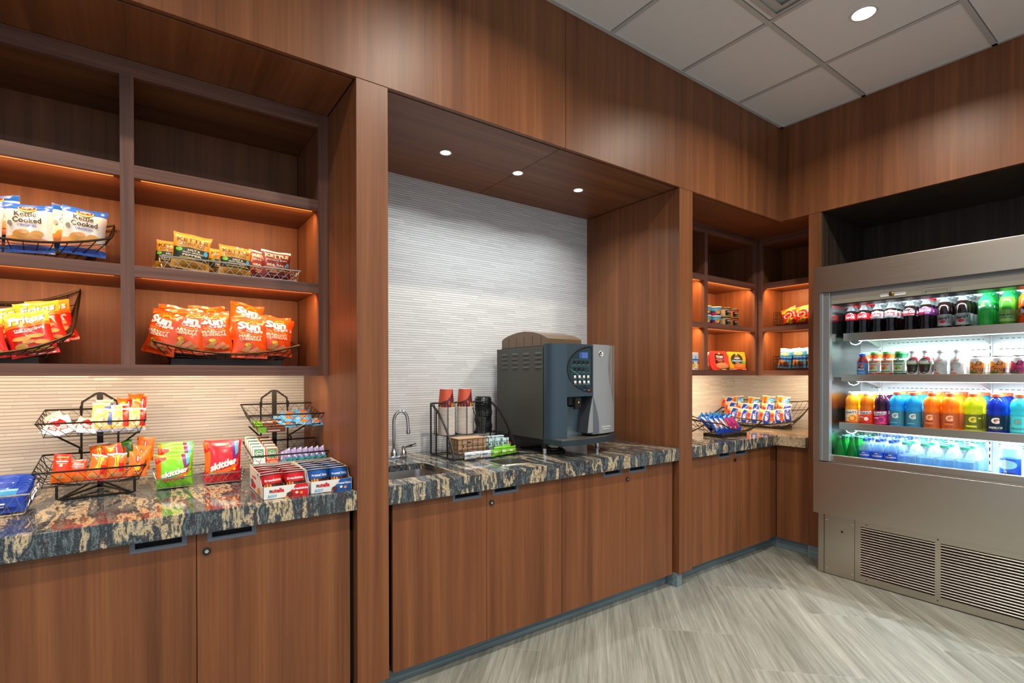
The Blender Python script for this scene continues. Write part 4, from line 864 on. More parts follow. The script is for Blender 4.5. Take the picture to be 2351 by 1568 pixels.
# cups
cOR = flat('terracotta cup print', (214, 92, 66), .45); cMR = flat('maroon cup print', (98, 34, 44), .45); cWH = flat('white paper rim', (236, 232, 226), .5)
def cupF(u, v, off=0): a = math.radians(170)*(u-.5); r = .0452-.0097*v+off; return (r*math.sin(a), -r*math.cos(a), .004+.102*v)
m = MB().lathe([(.0452, .004), (.0355, .106), (.0335, .1065)], cMR, 26, cap0=False, cap1=False).lathe([(.0455, .0), (.0478, .001), (.0478, .0050), (.0455, .0058)], cWH, 26, cap0=False, cap1=False).lathe([(.0340, .1065), (.0340, .1085), (.032, .1085), (.031, .104), (.001, .104)], cWH, 26, cap1=False).lathe([(.0440, .003), (.034, .103)], cWH, 20, cap0=False, cap1=False)
m.art(cupF, [('p', [(0, .12), (.12, .24), (.35, .34), (.52, .42), (.66, .58), (.78, .78), (.86, 1), (0, 1)], cOR), ('p', [(-.6, 0), (0, 0), (0, 1), (-.6, 1)], cOR), ('t', 'B', .60, .30, .10, .14, cOR, {'bold': .0, 'shear': .2}), ('e', .22, .12, .03, .03, cYEL), ('e', .34, .16, .03, .03, cORG), ('e', .74, .22, .03, .03, cYEL), ('e', .88, .30, .025, .04, cYEL), ('e', .80, .14, .03, .03, cORG), ('e', .48, .14, .025, .03, cOR)], 12, 6, .0004, .0002)
cup0 = m.build('paper_cup')
nc = 20
for si, ((cx_, cy_), nm) in enumerate(zip(CX[:2], ('left', 'right'))):
    for k in range(nc):
        z = shz+.0022+.0077*k
        lab = ('whole red and maroon paper cup on top of the %s cup stack' % nm) if k == nc-1 else 'white paper cup rim, %s below the top cup of the %s stack' % (ORD[nc-2-k], nm)
        o = cup0 if (si == 0 and k == 0) else cup0.copy()
        if o is not cup0: C.objects.link(o)
        o.location = (cx_, cy_, z); o.rotation_euler = (0, 0, math.radians(-24)); tag(o, lab, 'paper cup', 'nested paper cups in the rack')
ld = MB().lathe([(.0490, 0), (.0500, .003), (.0500, .006), (.0470, .009), (.0440, .018), (.0410, .019), (.040, .015), (.001, .015)], flat('black lid plastic', (26, 28, 30), .22), 26, cap0=False, cap1=False).build('cup_lid')
for k in range(19):
    o = ld if k == 0 else ld.copy()
    if k: C.objects.link(o)
    o.location = (CX[2][0]+.004*math.sin(k*.7), CX[2][1]+.003*math.cos(k), shz+.003+.0103*k); tag(o, 'glossy black cup lid, %s from the top of the lid stack' % ORD[18-k], 'cup lid', 'black lids in the rack')
KRAFT = flat('kraft paper', (196, 158, 122), .7)
m = MB()
for k in range(3): m.box(1.112, 1.288, .412, .512, .897+.0265*k, .897+.0265*k+.0258, KRAFT)
def FN(u, v, off=0): return (1.112+.176*u, .412-off, .897+.079*v)
m.art(FN, [('t', 'earthchoice', .60, .48, .66, .13, cBLK), ('e', .38, .72, .07, .04, cBLK), ('r', .16, .40, .19, .56, cBLK)], 1, 1)
tag(m.build('napkin_pack', smooth=False, bevel=.002), 'brown kraft napkin pack in the middle basket of the cup rack', 'napkins')
# ================================================================ SNACK PACKS
def pillowF(w, h, t, seed, seal=.06, crease=.004, pinch=.07, gus=0.):
    r = random.Random(seed); wv = [(r.uniform(3, 11), r.uniform(3, 13), r.uniform(0, 6.3), r.uniform(.4, 1)) for _ in range(5)]
    def F(u, v, off=0, side=-1):
        vv = min(1, max(0, (v-seal)/(1-2*seal))); bv = max(0., 1-abs(2*vv-1)**2.6)**.55; bu = max(0., 1-abs(2*u-1)**2.4)**.6
        b = t*.5*bu*bv; c = sum(a*math.sin(kx*u+kz*v+p) for kx, kz, p, a in wv)/2.2
        s2 = abs(math.sin(wv[0][0]*u*1.3+wv[0][1]*v*1.1+wv[0][2]))
        cr = crease*(c*.6-s2*.7)*(.35+.65*bu*bv)
        x = (u-.5)*w*(1-pinch*bv)+crease*.5*c*bv; z = v*h*(1-.02*bu)+(crease*.4*math.sin(9*u+wv[1][2]) if v > .5 else 0)
        return (x, side*(b+off)+cr*(1 if side < 0 else .3), z)
    return F
def pack(name, w, h, t, seed, base, els=(), seal=.06, crease=.004, nu=14, nv=18, back=None, ends=None, lift=.0007):
    F = pillowF(w, h, t, seed, seal, crease); m = MB()
    m.grid(lambda u, v: F(u, v, 0, -1), nu, nv, base); m.grid(lambda u, v: F(1-u, v, 0, 1), nu, nv, back or base)
    E_ = list(els)
    if ends: E_ = [('r', 0, 0, 1, seal*.8, ends), ('r', 0, 1-seal*.8, 1, 1, ends)]+E_
    m.art(F, E_, nu, nv, lift, .0003)
    return m.build(name, merge=1e-5)
def put(proto, loc, rot, label, cat='snack bag', group=None, scale=None):
    if proto.name in _first: o = proto.copy(); C.objects.link(o)
    else: o = proto; _first.add(proto.name)
    o.location = loc; o.rotation_euler = tuple(math.radians(a) for a in rot)
    if scale: o.scale = scale
    return tag(o, label, cat, group)
def foil(name, c, r=.26): return flat(name, c, r, coat=.6)
pWH = foil('white foil', (226, 226, 220)); pBL = foil('blue foil', (24, 92, 196)); pOR = foil('orange foil', (240, 84, 22)); pRD = foil('red foil', (222, 34, 26)); pYL = foil('amber foil', (248, 176, 52))
pMU = foil('mustard matte foil', (206, 150, 44), .45); pMR = foil('maroon foil', (132, 36, 30), .35); pGR = foil('lime foil', (120, 214, 20), .28); pSR = foil('scarlet foil', (224, 20, 44), .26); pCH = flat('golden chip print', (216, 158, 76), .4); pDG = flat('dark olive print', (40, 48, 34), .4); pPE = flat('peach chip print', (236, 150, 110), .4)
pSB = foil('sky blue foil', (60, 160, 220)); pDB = foil('deep blue foil', (20, 70, 190)); pPL = flat('lilac print', (170, 140, 200), .4)
# ---- potato chips, white and blue
lay_e = [('r', 0, .86, 1, 1, pBL), ('r', 0, 0, 1, .13, pBL), ('p', [(.0, .13), (1, .13), (1, .22), (.7, .30), (.4, .27), (.0, .32)], pPE),
         ('e', .32, .34, .15, .075, pCH), ('e', .52, .30, .16, .07, pCH), ('e', .22, .27, .12, .06, pCH), ('e', .70, .36, .13, .06, pCH), ('e', .42, .38, .12, .05, cTAN), ('e', .66, .29, .11, .05, cTAN),
         ('e', .5, .88, .19, .075, cYEL), ('e', .5, .895, .17, .05, pRD), ('t', "Lay's", .5, .895, .24, .065, WHITEP, {'shear': .2}), ('t', 'Kettle', .47, .75, .46, .11, cBLK), ('t', 'Cooked', .50, .62, .60, .11, cBLK), ('t', 'ORIGINAL', .50, .515, .40, .045, cBLU), ('e', .13, .55, .06, .05, cGRY)]
lay = pack('chip_bag', .132, .178, .05, 3, pWH, lay_e, crease=.003)
gL = 'white and blue potato chip bags'
put(lay, (-.427, .450, 1.752), (-8, 3, 4), 'white kettle-cooked chip bag with blue top, rightmost in the upper left basket', group=gL)
put(lay, (-.567, .448, 1.740), (-8, -3, -4), 'white kettle-cooked chip bag second from right in the upper left basket', group=gL)
put(lay, (-.706, .455, 1.742), (-8, 4, 0), 'white kettle-cooked chip bag cut by the left picture edge', group=gL)
put(lay, (-.478, .535, 1.772), (-10, 8, 6), 'white and blue chip bag behind the rightmost kettle-cooked bag', group=gL)
put(lay, (-.650, .550, 1.785), (-10, -9, 0), 'blue-topped chip bag standing higher at the back left', group=gL)
# ---- corn chips
fr_e = [('p', [(0, .66), (1, .70), (1, 1), (0, 1)], pYL), ('p', [(0, .60), (1, .64), (1, .72), (0, .66)], cORG), ('t', 'Fritos', .51, .795, .84, .20, pRD, {'bold': .05, 'shear': .2, 'rot': 6, 'asp': 1.2}), ('t', 'Fritos', .50, .80, .82, .19, WHITEP, {'bold': .03, 'shear': .2, 'rot': 6, 'asp': 1.2}),
        ('t', 'THE ORIGINAL', .52, .56, .70, .055, WHITEP, {'rot': 5, 'asp': 1.2}), ('r', .2, .50, .6, .515, WHITEP), ('e', .30, .36, .20, .05, pCH), ('e', .60, .40, .20, .045, pCH), ('e', .70, .26, .16, .05, pCH), ('e', .26, .20, .15, .06, pCH), ('e', .52, .13, .18, .05, pCH), ('e', .78, .12, .12, .04, cTAN), ('e', .44, .28, .14, .04, cTAN)]
fri = pack('chip_bag', .128, .165, .048, 9, pRD, fr_e, crease=.004)
gF = 'red and yellow corn chip bags'
put(fri, (-.553, .455, 1.385), (-14, -13, 3), 'red corn chip bag leaning at the front right of the low left basket', group=gF)
put(fri, (-.682, .450, 1.368), (-14, -10, -3), 'red corn chip bag at the front left, cut by the picture edge', group=gF)
put(fri, (-.535, .535, 1.430), (-16, -12, 4), 'yellow-topped corn chip bag behind the front right one', group=gF)
put(fri, (-.510, .595, 1.445), (-16, -10, 12), 'corn chip bag furthest back right in the low left basket', group=gF)
put(fri, (-.655, .540, 1.400), (-16, -9, -4), 'corn chip bag behind the front left one', group=gF)
# ---- multigrain chips
rays = [('r', .60+.16*math.cos(a)-.004, .86+.10*math.sin(a)-.004, .60+.16*math.cos(a)+.010, .86+.10*math.sin(a)+.008, cYEL) for a in [math.pi*i/8 for i in range(9)]]
ring_ = [('p', [(.60+.135*math.cos(math.pi*i/12), .83+.075*math.sin(math.pi*i/12)) for i in range(13)]+[(.60+.115*math.cos(math.pi*i/12), .83+.060*math.sin(math.pi*i/12)) for i in range(12, -1, -1)], cYEL)]
sun_e = rays+ring_+[('t', 'Sun', .47, .76, .66, .19, WHITEP, {'bold': .05}), ('t', 'CHIPS', .62, .63, .50, .06, WHITEP, {'bold': .04}), ('t', '100% WHOLE GRAIN', .50, .565, .60, .022, cYEL), ('t', 'HARVEST', .50, .50, .66, .062, cCRM, {'bold': .03}), ('t', 'CHEDDAR', .50, .43, .66, .062, cCRM, {'bold': .03}),
        ('e', .42, .30, .10, .04, cYEL), ('p', [(.2, .16), (.45, .30), (.56, .26), (.38, .12)], cTAN), ('p', [(.40, .14), (.70, .26), (.78, .20), (.52, .09)], pPE), ('p', [(.62, .13), (.84, .20), (.88, .14), (.70, .08)], cTAN), ('e', .14, .90, .07, .035, cORG)]
sun = pack('chip_bag', .138, .178, .050, 21, pOR, sun_e, crease=.007); sun2 = pack('chip_bag', .138, .178, .052, 33, pOR, sun_e, crease=.007)
gS = 'orange multigrain chip bags'
for q in ((sun, (-.120, .440, 1.404), (-10, 6, -14), 'first from the left in the front row'), (sun2, (-.008, .440, 1.402), (-9, -5, 4), 'second from the left in the front row'), (sun, (.116, .435, 1.388), (-9, 1, 2), 'third from the left in the front row'), (sun2, (.222, .470, 1.402), (-9, 3, 6), 'at the right end of the front row'),
          (sun, (-.155, .525, 1.430), (-12, 7, -8), 'at the back left, above the first'), (sun2, (-.020, .540, 1.440), (-12, -2, 3), 'in the middle of the back row'), (sun, (.105, .530, 1.462), (-12, 9, 4), 'standing highest in the back row'), (sun2, (.245, .540, 1.410), (-12, 10, 14), 'at the back right corner'), (sun, (-.205, .475, 1.400), (-8, 12, -40), 'turned sideways at the far left')):
    put(q[0], q[1], q[2], 'orange multigrain chip bag %s' % q[3], group=gS)
# ---- kettle chips, mustard and maroon
kb = [('t', 'KETTLE', .5, .80, .84, .12, cBRN, {'bold': .03}), ('t', 'KRINKLE CUT', .5, .69, .70, .045, cBRN), ('t', 'POTATO CHIPS', .5, .63, .66, .035, cBRN), ('r', .02, .24, .98, .57, pDG), ('e', .16, .50, .09, .06, cLGR), ('t', 'SALT &', .55, .50, .34, .05, cCRM, {'bold': .03}), ('t', 'FRESH GROUND', .55, .43, .56, .04, cCRM, {'bold': .02}), ('t', 'PEPPER', .52, .355, .52, .055, cCRM, {'bold': .03}), ('r', .2, .28, .9, .30, cYEL), ('e', .88, .48, .06, .08, cLBL), ('t', 'net weight 2 oz (56 g)', .58, .16, .66, .035, cBRN)]
ket = pack('chip_bag', .124, .150, .046, 41, pMU, kb, crease=.003)
kr = [('r', 0, .93, 1, 1, WHITEP), ('t', 'KETTLE', .5, .80, .82, .13, cCRM, {'bold': .03}), ('t', 'BRAND', .5, .71, .26, .03, cCRM), ('t', 'POTATO CHIPS', .5, .64, .72, .05, cCRM, {'bold': .02}), ('t', 'SEA SALT', .5, .46, .72, .075, cCRM, {'bold': .03}), ('r', .06, .34, .94, .40, flat('rose print', (206, 120, 104), .4)), ('r', .1, .28, .9, .30, cYEL), ('e', .88, .50, .06, .07, cLBL), ('t', 'net weight 2 oz (56 g)', .5, .12, .66, .04, cCRM), ('e', .4, .22, .16, .04, pPE)]
ker = pack('chip_bag', .122, .128, .044, 47, pMR, kr, crease=.004)
gK = 'kettle chip bags in the silver tray'
for q in ((ket, (-.098, .445, 1.738), (-6, 6, 0), 'mustard salt and pepper chip bag, tallest at the left of the silver tray', (1.08, 1, .98)), (ket, (.062, .445, 1.730), (-6, 3, 3), 'mustard salt and pepper chip bag in the middle of the silver tray', (1, 1, .86)), (ker, (.222, .445, 1.732), (-6, 2, 2), 'maroon sea salt chip bag at the right of the silver tray', None),
          (ket, (-.165, .500, 1.738), (-7, 6, -12), 'mustard chip bag peeking out behind the tallest one', (.9, 1, .80)), (ket, (.02, .510, 1.735), (-7, 5, -6), 'mustard chip bag behind the middle one', (.9, 1, .78)), (ker, (.175, .505, 1.736), (-7, 6, -4), 'maroon chip bag tucked behind the front maroon one', None)):
    put(q[0], q[1], q[2], q[3], group=gK, scale=q[4])
# ---- fruit candy pouches
def candy(nm, base, els, seed): return pack('candy_pouch', .136, .158, .040, seed, base, els, seal=.05, crease=.002)
dots = [('e', .16, .24, .035, .03, cLGR), ('e', .22, .20, .035, .03, cORG), ('e', .86, .44, .035, .03, cPUR), ('e', .80, .30, .04, .035, cYEL), ('e', .72, .24, .035, .03, cRED), ('e', .9, .5, .03, .03, cPNK)]
swoosh = ('p', [(.04, .26), (.18, .20), (.5, .20), (.8, .28), (.92, .42), (.96, .56), (.84, .46), (.7, .36), (.45, .29), (.18, .30)], cORG)
sk_e = lambda c2: [('p', [(0, .25), (.0, .98), (.12, .98), (.14, .6), (.1, .3)], cORG), ('p', [(.0, .72), (.30, .86), (.28, .92), (.0, .92)], cRED), ('p', [(.70, .98), (.96, .98), (.94, .62), (.80, .48), (.76, .70)], cPUR), ('p', [(.82, .98), (.96, .98), (.94, .70), (.86, .62)], cLBL), swoosh, ('t', 'skittles', .50, .42, .80, .17, c2, {'bold': .07, 'shear': .25, 'rot': 14, 'asp': 1.15}), ('t', 'skittles', .49, .43, .80, .17, WHITEP, {'bold': .05, 'shear': .25, 'rot': 14, 'asp': 1.15})]+dots
pg = candy('g', pGR, sk_e(cGRN), 61); ps = candy('r', pSR, sk_e(cRED), 67)
gG = 'fruit candy pouches in the silver rack'
for q in ((pg, (-.151, .465, .870), (-14, 0, 3), 'front green fruit candy pouch in the silver rack', (.93, 1, .86)), (pg, (-.146, .505, .874), (-12, 2, 2), 'green fruit candy pouch second back in the silver rack', (.93, 1, 1.02)), (pg, (-.144, .545, .874), (-10, 1, 3), 'hindmost green fruit candy pouch in the silver rack', (.93, 1, 1.08)),
          (ps, (.019, .462, .870), (-12, 1, 2), 'front red fruit candy pouch in the silver rack', (1, 1, 1.12)), (ps, (.020, .500, .874), (-11, 2, -3), 'red fruit candy pouch second back in the silver rack', (1.04, 1, 1.08)), (ps, (.028, .535, .874), (-10, -1, 2), 'hindmost red fruit candy pouch in the silver rack', (1.04, 1, 1.02))):
    put(q[0], q[1], q[2], q[3], 'candy pouch', gG, q[4])
# ================================================================ WIRE TRAYS AND BOWLS
def tray(m, x0, x1, y0, y1, zf, zb, dep, ins, mat, r=.0032, rw=.0014, nz=8, nzs=5, nb=7):
    """open wire basket: rim rectangle (front low, back high), cross-laced sides, parallel bottom wires"""
    rim = [(x0, y0, zf), (x1, y0, zf), (x1, y1, zb), (x0, y1, zb)]
    bot = [(x0+ins, y0+ins*.7, zf-dep), (x1-ins, y0+ins*.7, zf-dep), (x1-ins, y1-ins*.7, zb-dep), (x0+ins, y1-ins*.7, zb-dep)]
    m.tube(rim, r, mat, 6, closed=True).tube(bot, rw*1.3, mat, 4, closed=True)
    L = lambda a, b, t: tuple(a[i]+(b[i]-a[i])*t for i in range(3))
    for k in range(4):
        n = nz if k % 2 == 0 else nzs; a0, a1, b0, b1 = rim[k], rim[(k+1) % 4], bot[k], bot[(k+1) % 4]
        for ph in (0, 1):
            pts = []
            for i in range(n+1):
                t = min(1, max(0, (i)/n)); pts.append(L(a0, a1, t) if (i+ph) % 2 == 0 else L(b0, b1, t))
            m.tube(pts, rw, mat, 4)
    for j in range(nb+1): t = (j+.5)/(nb+1); m.tube([L(bot[0], bot[3], t), L(bot[1], bot[2], t)], rw, mat, 4)
    for j in range(2): t = (j+1)/3; m.tube([L(bot[0], bot[1], t), L(bot[3], bot[2], t)], rw, mat, 4)
    return m
def smooth_path(f, n): return [f(i/n) for i in range(n+1)]
def bowl(m, bx, by, wx, wy, z0, zfc, zfm, zbc, zbm, mat, nx=13, ny=8, nr=3, r=.0042, rw=.0016, cy0=0.):
    """flared wire bowl on a dark plinth; rim dips between raised corners. bx,by plinth half sizes; wx,wy rim half sizes"""
    def rimp(t):   # t 0..4 : front, right, back, left
        k = int(t) % 4; s = t-int(t)
        if k == 0: x = -wx+2*wx*s; return Vector((x, -wy, zfm+(zfc-zfm)*abs(2*s-1)**2.0))
        if k == 2: x = wx-2*wx*s; return Vector((x, wy+cy0, zbm+(zbc-zbm)*abs(2*s-1)**2.0))
        q = s if k == 1 else 1-s; z = zfc+(zbc-zfc)*q; z -= (.10*(1-abs(2*q-1)**1.5))*max(.03, (zbc-zfc))*1.2
        return Vector((wx if k == 1 else -wx, -wy+(2*wy+cy0)*q, z))
    def basep(t):
        k = int(t) % 4; s = t-int(t)
        return Vector({0: (-bx+2*bx*s, -by, z0), 1: (bx, -by+2*by*s, z0), 2: (bx-2*bx*s, by, z0), 3: (-bx, by-2*by*s, z0)}[k])
    m.tube([rimp(4*i/64) for i in range(64)], r, mat, 6, closed=True)
    cnt = (nx, ny, nx, ny)
    def mid(t, q): a, b = basep(t), rimp(t); p = a.lerp(b, q); p.z -= .25*(b.z-a.z)*q*(1-q)*1.6; return p
    for k in range(4):
        for i in range(cnt[k]): t = k+i/cnt[k]; m.tube([mid(t, q/4) for q in range(5)], rw, mat, 4)
    for j in range(1, nr+1): q = j/(nr+1); m.tube([mid(4*i/48, q) for i in range(48)], rw, mat, 4, closed=True)
    return m
def bowlthing(label, loc, yaw, bx, by, wx, wy, hb, zfc, zfm, zbc, zbm, mat=BRONZE, cat='wire basket', **kw):
    t = thing('wire_basket', label, cat, loc, math.radians(yaw), 'wire snack baskets')
    MB().box(-bx, bx, -by, by, 0, hb, flat('dark basket foot', (34, 32, 24), .5)).build('foot', t, smooth=False)
    bowl(MB(), bx, by, wx, wy, hb, zfc, zfm, zbc, zbm, mat, **kw).build('wire_bowl', t); return t
zs3, zs2 = ZU+.043, ZU+.409
bowlthing('dark wire bowl holding the orange multigrain bags', (.045, .560, zs3), 0, .205, .085, .265, .155, .026, .090, .047, .150, .120)
bowlthing('tall dark wire basket holding the red corn chip bags', (-.690, .565, zs3), 0, .14, .10, .235, .160, .024, .105, .018+.012, .305, .235, ny=9, nr=5)
bowlthing('dark wire basket holding the white kettle-cooked chip bags', (-.600, .565, zs2), 0, .17, .085, .255, .155, .014, .095, .050, .215, .17, nr=4)
st = thing('wire_tray', 'silver wire tray holding mustard and maroon chip bags on the middle shelf', 'wire tray', (.058, .46, zs2), 0)
tray(MB(), -.256, .256, -.062, .09, .050, .058, .045, .012, WIRES, nz=14, nzs=4).build('wire_body', st)
st = thing('wire_tray', 'silver wire rack holding green and red candy pouches on the left counter', 'wire tray', (-.062, .52, ZT), 0)
q = tray(MB(), -.158, .158, -.072, .095, .046, .066, .038, .012, WIRES, nz=12, nzs=5, nb=9)
q.v = [(x, y, max(z, .0022) if z < .04 else z) for x, y, z in q.v]; q.build('wire_body', st)
st = thing('wire_tray', 'silver wire tray of blue packs at the lower left picture edge', 'wire tray', (-.665, .37, ZT), 0)
q = tray(MB(), -.115, .115, -.10, .12, .068, .085, .064, .014, WIRES, nz=7, nzs=5); q.build('wire_body', st)
bp_ = pack('snack_pack', .185, .085, .030, 71, pDB, [('r', .30, .30, .75, .36, WHITEP), ('r', .2, .20, .75, .24, WHITEP), ('r', .5, .62, .9, .9, pSB)], seal=.10, crease=.004, nu=12, nv=10)
for k in range(8): put(bp_, (-.655+.002*math.sin(k*2), .295+.026*k, ZT+.010+.0018*k), (-16, 1.5*math.sin(k), 1.5*math.cos(2*k)), 'glossy blue wrapped snack pack, %s from the front in the corner tray' % ORD[k], 'snack pack', 'blue snack packs in the corner tray')
def stand(label, xc, yo, off):
    t = thing('tiered_wire_stand', label, 'wire stand', (xc, .47+yo, ZT), 0, 'two-tier black wire stands')
    W2 = .159; zb = -ZT
    m = MB().tube([(-.113, 0, .055), (-.113, 0, .006), (-.104, 0, .004), (.104, 0, .004), (.113, 0, .006), (.113, 0, .055)], .0042, WIREB, 6)
    m.tube([(-.105, 0, .005), (0, .19, .012)], .0045, WIREB, 5).tube([(.105, 0, .005), (0, .19, .012)], .0045, WIREB, 5)
    m.tube([(-.105, .0, .006), (-.02, .02, .05)], .0038, WIREB, 5).tube([(.105, .0, .006), (.02, .02, .05)], .0038, WIREB, 5); m.build('base_frame', t)
    MB().box(-.010, .010, .188, .196, .003, .378, WIREB).build('post', t, smooth=False)
    m = MB().tube([(-.058, .192, .30), (-.055, .192, .345), (-.012, .192, .378), (0, .192, .380), (.012, .192, .378), (.055, .192, .345), (.058, .192, .30)], .0042, WIREB, 6)
    for s in (-1, 1):
        m.tube([(s*.058, .192, .33), (s*.058, .190, .02+.08)], .0038, WIREB, 6)
        m.tube([(s*.125, .08, .228), (s*.060, .185, .165), (s*.060, .19, .15)], .0038, WIREB, 6).tube([(s*.125, .01, .062), (s*.060, .185, .02), ], .0038, WIREB, 6)
        m.tube([(s*.058, .178, .305), (s*.058, .172, .325), (s*.058, .182, .33), (s*.058, .198, .325), (s*.058, .2, .30)], .0036, WIREB, 6)
        m.tube([(s*.058, .128, .150), (s*.058, .122, .163), (s*.058, .132, .168), (s*.058, .16, .163)], .0036, WIREB, 6)
    m.build('handle_frame', t)
    tray(MB(), off-W2, off+W2, -.070, .160, .978-ZT, 1.014-ZT, .053, .022, WIREB).build('basket', t)
    tray(MB(), off-W2, off+W2, 0, .230, 1.143-ZT, 1.181-ZT, .050, .020, WIREB).build('basket', t)
    return t
stand('black two-tier wire stand with orange and white packs, left counter', -.392, 0, -.010); stand('black two-tier wire stand with mints, beside the first pier', .250, -.025, .022)
# small packs in the stands
sp = {}
sp['box'] = pack('cracker_pack', .050, .105, .018, 81, foil('vermilion foil', (238, 66, 34)), [('r', 0, .84, 1, 1, pRD), ('r', .16, .875, .84, .905, cYEL), ('r', .16, .72, .86, .76, WHITEP), ('r', .22, .66, .80, .68, cCRM), ('e', .48, .60, .10, .05, cCRM), ('p', [(0, .42), (.6, .36), (1, .44), (1, 0), (0, 0)], cORG), ('e', .5, .2, .3, .06, cTAN)], nu=8, nv=10, crease=.0015)
sp['box2'] = pack('cracker_pack', .050, .080, .020, 83, foil('vermilion foil', (238, 66, 34)), [('r', .08, .86, .92, .94, pRD), ('r', .16, .74, .86, .78, WHITEP), ('r', .10, .66, .90, .69, WHITEP), ('r', .16, .59, .86, .61, cCRM), ('p', [(0, .42), (1, .36), (1, 0), (0, 0)], cORG), ('e', .5, .16, .4, .06, cTAN)], nu=8, nv=8, crease=.0015)
sp['pean'] = pack('peanut_pack', .060, .096, .020, 87, foil('tangerine foil', (250, 110, 30)), [('p', [(.30, .40), (.56, .44), (.66, .92), (.44, .90)], cYEL), ('t', 'Planters', .50, .66, .40, .10, cBRN, {'rot': 78, 'asp': 1.6})][:1]+[('r', .47, .50, .50, .84, cBRN), ('e', .3, .18, .24, .09, cTAN), ('e', .62, .14, .26, .08, pPE), ('r', 0, .0, 1, .06, pRD), ('r', .62, .28, .9, .60, cRED), ('r', 0, .93, 1, 1, WHITEP)], nu=8, nv=10, crease=.003)
sp['oran'] = pack('cheese_cracker_pack', .062, .096, .014, 91, foil('pumpkin foil', (250, 120, 24)), [('r', .40, .56, .54, .84, cRED), ('r', .44, .60, .50, .80, WHITEP), ('p', [(.3, .2), (.62, .26), (.62, .50), (.3, .42)], cYEL), ('e', .46, .12, .12, .03, cCRM), ('r', .66, .3, .86, .5, cRED)], nu=8, nv=10, crease=.0015)
sp['cook'] = pack('cookie_pack', .056, .092, .016, 95, foil('apricot foil', (246, 190, 110)), [('r', 0, .92, 1, 1, WHITEP), ('r', .70, .30, 1, .86, cBLU), ('e', .38, .42, .26, .22, cCRM), ('e', .34, .36, .10, .08, cTAN), ('e', .46, .52, .10, .08, pPE), ('r', .2, .66, .56, .74, cYEL), ('r', 0, 0, 1, .12, flat('pale blue print', (170, 190, 224), .4))], nu=8, nv=10, crease=.003)
sp['cook2'] = pack('cookie_pack', .056, .092, .016, 99, foil('apricot foil', (246, 190, 110)), [('r', 0, .92, 1, 1, WHITEP), ('r', .66, .20, 1, .92, cRED), ('e', .36, .42, .26, .22, cCRM), ('e', .32, .36, .10, .08, cTAN), ('e', .44, .52, .10, .08, pPE), ('e', .36, .80, .14, .06, cYEL), ('r', 0, 0, 1, .12, MATS['pale blue print'])], nu=8, nv=10, crease=.003)
sp['redo'] = pack('cookie_pack', .054, .076, .016, 101, foil('burnt orange foil', (240, 110, 40)), [('r', .62, .0, .98, .9, cRED), ('e', .40, .74, .14, .09, cYEL), ('e', .3, .36, .24, .20, cTAN), ('r', .68, .2, .74, .8, WHITEP)], nu=8, nv=8, crease=.003)
sp['whit'] = pack('crisp_pack', .060, .090, .018, 105, foil('pearl foil', (226, 222, 218)), [('p', [(.1, .6), (.5, .8), (.8, .5), (.6, .4)], cRED), ('r', .3, .2, .7, .34, cRED), ('r', .36, .23, .64, .30, WHITEP), ('r', 0, 0, 1, .08, MATS['pale blue print']), ('e', .2, .5, .08, .06, cPNK)], nu=8, nv=10, crease=.003)
def sput(k, x, y, z, rot, lab, cat, g, s=1.): put(sp[k], (x, y, z), rot, lab, cat, g, (s, s, s))
gA = 'packs in the first wire stand'
sput('box', -.498, .470, .929, (-10, 6, 2), 'red and orange upright cracker pack at the left of the lower basket', 'snack pack', gA); sput('box2', -.448, .468, .930, (-14, 3, 0), 'shorter red and orange cracker pack beside the upright one', 'snack pack', gA)
sput('pean', -.398, .462, .928, (-16, 14, 2), 'orange nut pack with yellow flash, tilted, lower basket middle', 'snack pack', gA); sput('pean', -.334, .460, .928, (-12, 2, 2), 'orange nut pack with yellow flash, upright, lower basket', 'snack pack', gA); sput('oran', -.272, .458, .930, (-12, 5, 4), 'plain orange cheese cracker pack at the front right', 'snack pack', gA)
sput('pean', -.380, .545, .962, (-14, -8, 0), 'orange pack behind the tilted nut pack', 'snack pack', gA); sput('redo', -.335, .530, .970, (-14, -12, 0), 'red and orange pack lying behind the upright nut pack', 'snack pack', gA, 1.1)
sput('oran', -.262, .520, .945, (-10, 5, 0), 'orange cracker pack, second in the right-hand row', 'snack pack', gA); sput('oran', -.250, .575, .972, (-10, 6, 0), 'orange cracker pack standing highest at the back right', 'snack pack', gA)
grn = pack('nut_bag', .075, .07, .018, 111, foil('bottle green foil', (26, 120, 50)), [('e', .5, .5, .2, .2, cORG), ('r', .1, .8, .9, .9, cLGR)], nu=8, nv=8, crease=.003); put(grn, (-.310, .590, .985), (-14, -14, 0), 'green wrapped nut bag behind the orange packs', 'snack pack', gA)
for k, (x, y, z, rot, s, w) in enumerate(((-.528, .505, 1.100, (-52, 16, -10), 1., 'leftmost'), (-.480, .515, 1.102, (-46, -20, 8), 1., 'second from the left'), (-.425, .510, 1.100, (-54, 8, 4), 1., 'third from the left'), (-.505, .575, 1.108, (-40, -28, 0), 1., 'furthest back'), (-.450, .580, 1.108, (-58, 30, 0), .9, 'back right'))):
    sput('whit', x, y, z, rot, 'white and red crisp pack lying in the upper basket, %s' % w, 'snack pack', gA, s)
